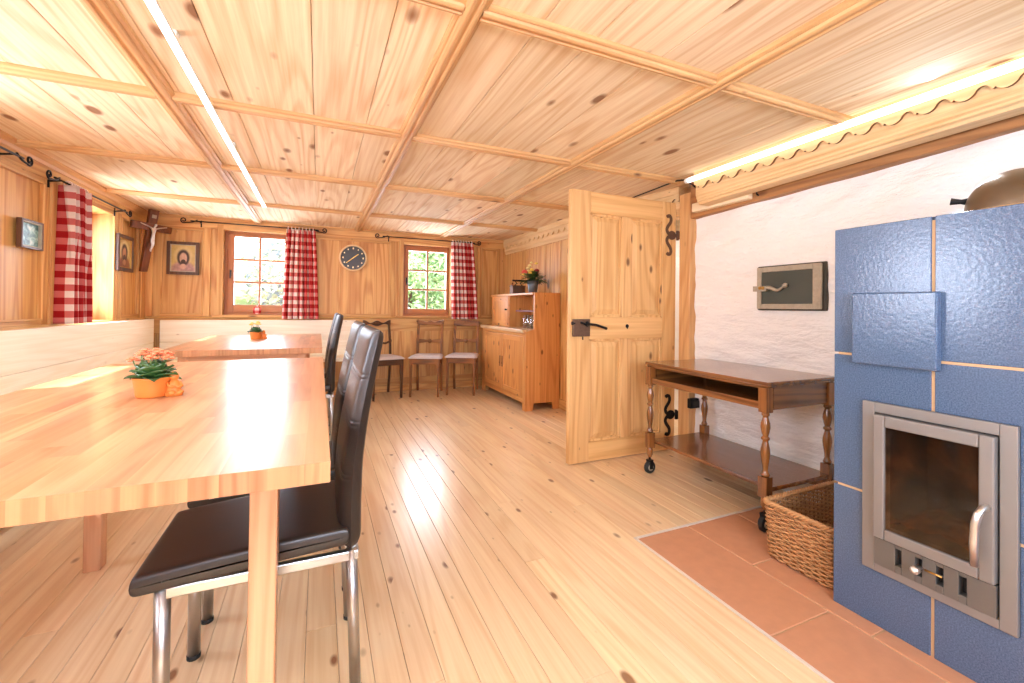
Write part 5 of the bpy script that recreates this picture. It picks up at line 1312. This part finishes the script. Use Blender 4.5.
# ------------------------------------------------------------------ garden beyond the windows
mb = MB()
mb.grid(lambda u, v: (-9 + 22 * u, 6.6 + 7.5 * v, -0.2 + 5.2 * v ** 0.9 + 0.15 * math.sin(u * 40) * math.sin(v * 19)), 60, 30)
struct(mb.build('garden_slope', plain('meadow_bank', rgb(150, 168, 110), 0.9, 0, 0, 1, var=0.4, vscale=5)), 'steep planted bank rising behind the house', 'garden')
mb = MB(); mb.grid(lambda u, v: (XL - 0.4 - 14 * u, -10 + 24 * v, -0.25), 4, 4); mb.grid(lambda u, v: (-2.2 + 12 * u, -14 + 12.4 * v, -0.25), 4, 4)
struct(mb.build('garden_ground', plain('pale_gravel', rgb(200, 190, 170), 0.9)), 'pale ground outside the house', 'ground')
def shrub(name, label, c, rad, n, mats, seed, lsz):
    rr_ = random.Random(seed); mb = MB()
    for i in range(n):
        d = Vector((rr_.gauss(0, 1), rr_.gauss(0, 1), rr_.gauss(0, 1))).normalized() * rr_.uniform(0.55, 1.0)
        p = Vector(c) + Vector((d.x * rad[0], d.y * rad[1], d.z * rad[2])); s = lsz * rr_.uniform(0.6, 1.3)
        a = Vector((rr_.gauss(0, 1), rr_.gauss(0, 1), rr_.gauss(0, 0.6))).normalized(); b = a.orthogonal().normalized() * 0.5
        mb.add([p - a * s, p + b * s, p + a * s, p - b * s], [(0, 1, 2, 3)], rr_.randrange(len(mats)))
    r = thing(name, label, 'shrub', (c[0], c[1], c[2] - rad[2]), 'shrubs behind the windows')
    mb.build('foliage', mats, r)
    tr = MB(); tr.tube([(c[0], c[1], c[2] - rad[2] - 0.6), (c[0] + 0.05, c[1], c[2])], [0.06, 0.03], 6); tr.build('trunk', M['dark_z'], r)
G1 = [plain('shrub_green_a', rgb(168, 200, 140), 0.6), plain('shrub_green_b', rgb(206, 224, 176), 0.6), plain('shrub_green_c', rgb(112, 150, 98), 0.6)]
G2 = [plain('shrub_grey_a', rgb(206, 212, 220), 0.6), plain('shrub_grey_b', rgb(236, 230, 208), 0.6), plain('shrub_grey_c', rgb(150, 162, 180), 0.6), plain('shrub_grey_d', rgb(220, 222, 186), 0.6)]
shrub('garden_shrub', 'silvery grey shrub behind the left part of the left back window', (-2.05, 7.7, 1.5), (0.85, 0.7, 1.3), 2600, G2, 1, 0.07)
shrub('garden_shrub', 'pale yellowish shrub behind the right part of the left back window', (-0.25, 7.9, 1.6), (0.85, 0.7, 1.3), 2600, G2, 2, 0.07)
shrub('garden_shrub', 'green shrub behind the left panes of the right back window', (1.45, 7.9, 1.5), (0.8, 0.7, 1.35), 2600, G1, 3, 0.07)
shrub('garden_shrub', 'green shrub behind the right panes of the right back window', (3.12, 8.1, 1.5), (0.82, 0.7, 1.4), 2600, G1, 4, 0.07)

# ------------------------------------------------------------------ light
w = bpy.data.worlds.new('World'); scene.world = w; w.use_nodes = True
nt = w.node_tree; bg = nt.nodes['Background']
sky = nt.nodes.new('ShaderNodeTexSky'); sky.sky_type = 'HOSEK_WILKIE'; sky.turbidity = 3.0; sky.ground_albedo = 0.5
sky.sun_direction = Vector((-1, -0.2, 0.95)).normalized()
mixn = nt.nodes.new('ShaderNodeMix'); mixn.data_type = 'RGBA'; mixn.inputs[0].default_value = 0.7; mixn.inputs[7].default_value = (0.9, 0.97, 1.05, 1)
nt.links.new(sky.outputs[0], mixn.inputs[6]); nt.links.new(mixn.outputs[2], bg.inputs[0]); bg.inputs[1].default_value = 4.0
def area(name, loc, target, sx, sy, power, col=(1, 1, 1), portal=False, spread=PI):
    l = bpy.data.lights.new(name, 'AREA'); l.shape = 'RECTANGLE'; l.size = sx; l.size_y = sy; l.energy = power; l.color = col; l.spread = spread
    if portal: l.cycles.is_portal = True
    o = bpy.data.objects.new(name, l); COL.objects.link(o); o.location = loc
    o.rotation_euler = (Vector(target) - Vector(loc)).to_track_quat('-Z', 'Y').to_euler()
    return o
# daylight entering each window
def daylight(name, axis, pos, hole, d, power, col=(0.80, 0.91, 1.12)):
    a0, a1, z0, z1 = hole; c = ((a0 + a1) / 2, (z0 + z1) / 2)
    loc = (c[0], pos, c[1]) if axis == 'y' else (pos, c[0], c[1])
    tgt = (loc[0], loc[1] + d, loc[2]) if axis == 'y' else (loc[0] + d, loc[1], loc[2])
    o = area(name, loc, tgt, 0.9 * (a1 - a0), 0.9 * (z1 - z0), power, col)
    if axis == 'x': o.rotation_euler = (Vector(tgt) - Vector(loc)).to_track_quat('-Z', 'Y').to_euler()
    return o
K = 1.0
daylight('daylight_back_left', 'y', YB + 0.2, W1, -1, 20 * K); daylight('daylight_back_right', 'y', YB + 0.2, W2, -1, 20 * K)
daylight('daylight_left_a', 'x', XL - 0.26, W3, 1, 32 * K); daylight('daylight_left_b', 'x', XL - 0.26, W4, 1, 38 * K); daylight('daylight_left_c', 'x', XL - 0.26, W5, 1, 34 * K)
daylight('rear_fill', 'y', YF - 0.2, WR, 1, 90 * K)  # added fill lamp behind the camera, brightens room fronts and ceiling
area('hall_light', (3.0, 3.0, 1.85), (3.0, 3.0, 0), 0.5, 0.9, 8, (1, 0.97, 0.94))
area('led_glow', (-0.4575, 1.78, ZC - 0.055), (-0.4575, 1.78, 0), 0.03, 5.2, 20, (0.84, 0.96, 1.08))
area('tube_glow', (2.218, 0.9, 1.915), (1.2, 0.9, 1.25), 0.03, 2.5, 11, (0.84, 0.94, 1.10))
sl = bpy.data.lights.new('sun', 'SUN'); sl.energy = 18.0; sl.angle = math.radians(0.6); sl.color = (0.92, 0.96, 1.0)
so = bpy.data.objects.new('sun', sl); COL.objects.link(so); so.rotation_euler = Vector((1, 0.2, -0.95)).to_track_quat('-Z', 'Y').to_euler()

# ------------------------------------------------------------------ camera
cam = bpy.data.cameras.new('camera'); co = bpy.data.objects.new('camera', cam); COL.objects.link(co)
cam.sensor_width = 36.0; cam.lens = 436.552 / 1024 * 36.0; cam.clip_start = 0.05
cam.shift_y = (303.402 - 341.5) / 1024
yaw, pit, rol = math.radians(23.837), math.radians(0.544), math.radians(0.687)
fw = Vector((math.sin(yaw) * math.cos(pit), math.cos(yaw) * math.cos(pit), math.sin(pit)))
rt = Vector((math.cos(yaw), -math.sin(yaw), 0)); upv = rt.cross(fw)
r2 = rt * math.cos(rol) + upv * math.sin(rol); u2 = upv * math.cos(rol) - rt * math.sin(rol)
Mc = Matrix((r2, u2, -fw)).transposed().to_4x4(); Mc.translation = (0, 0, 1.05)
co.matrix_world = Mc
scene.camera = co
scene.view_settings.view_transform = 'Standard'; scene.view_settings.look = 'None'; scene.view_settings.gamma = 1.0
scene.view_settings.use_curve_mapping = False; scene.view_settings.exposure = 0.50
scene.cycles.max_bounces = 8; scene.cycles.diffuse_bounces = 5; scene.cycles.caustics_reflective = False; scene.cycles.caustics_refractive = False
scene.cycles.sample_clamp_indirect = 6.0
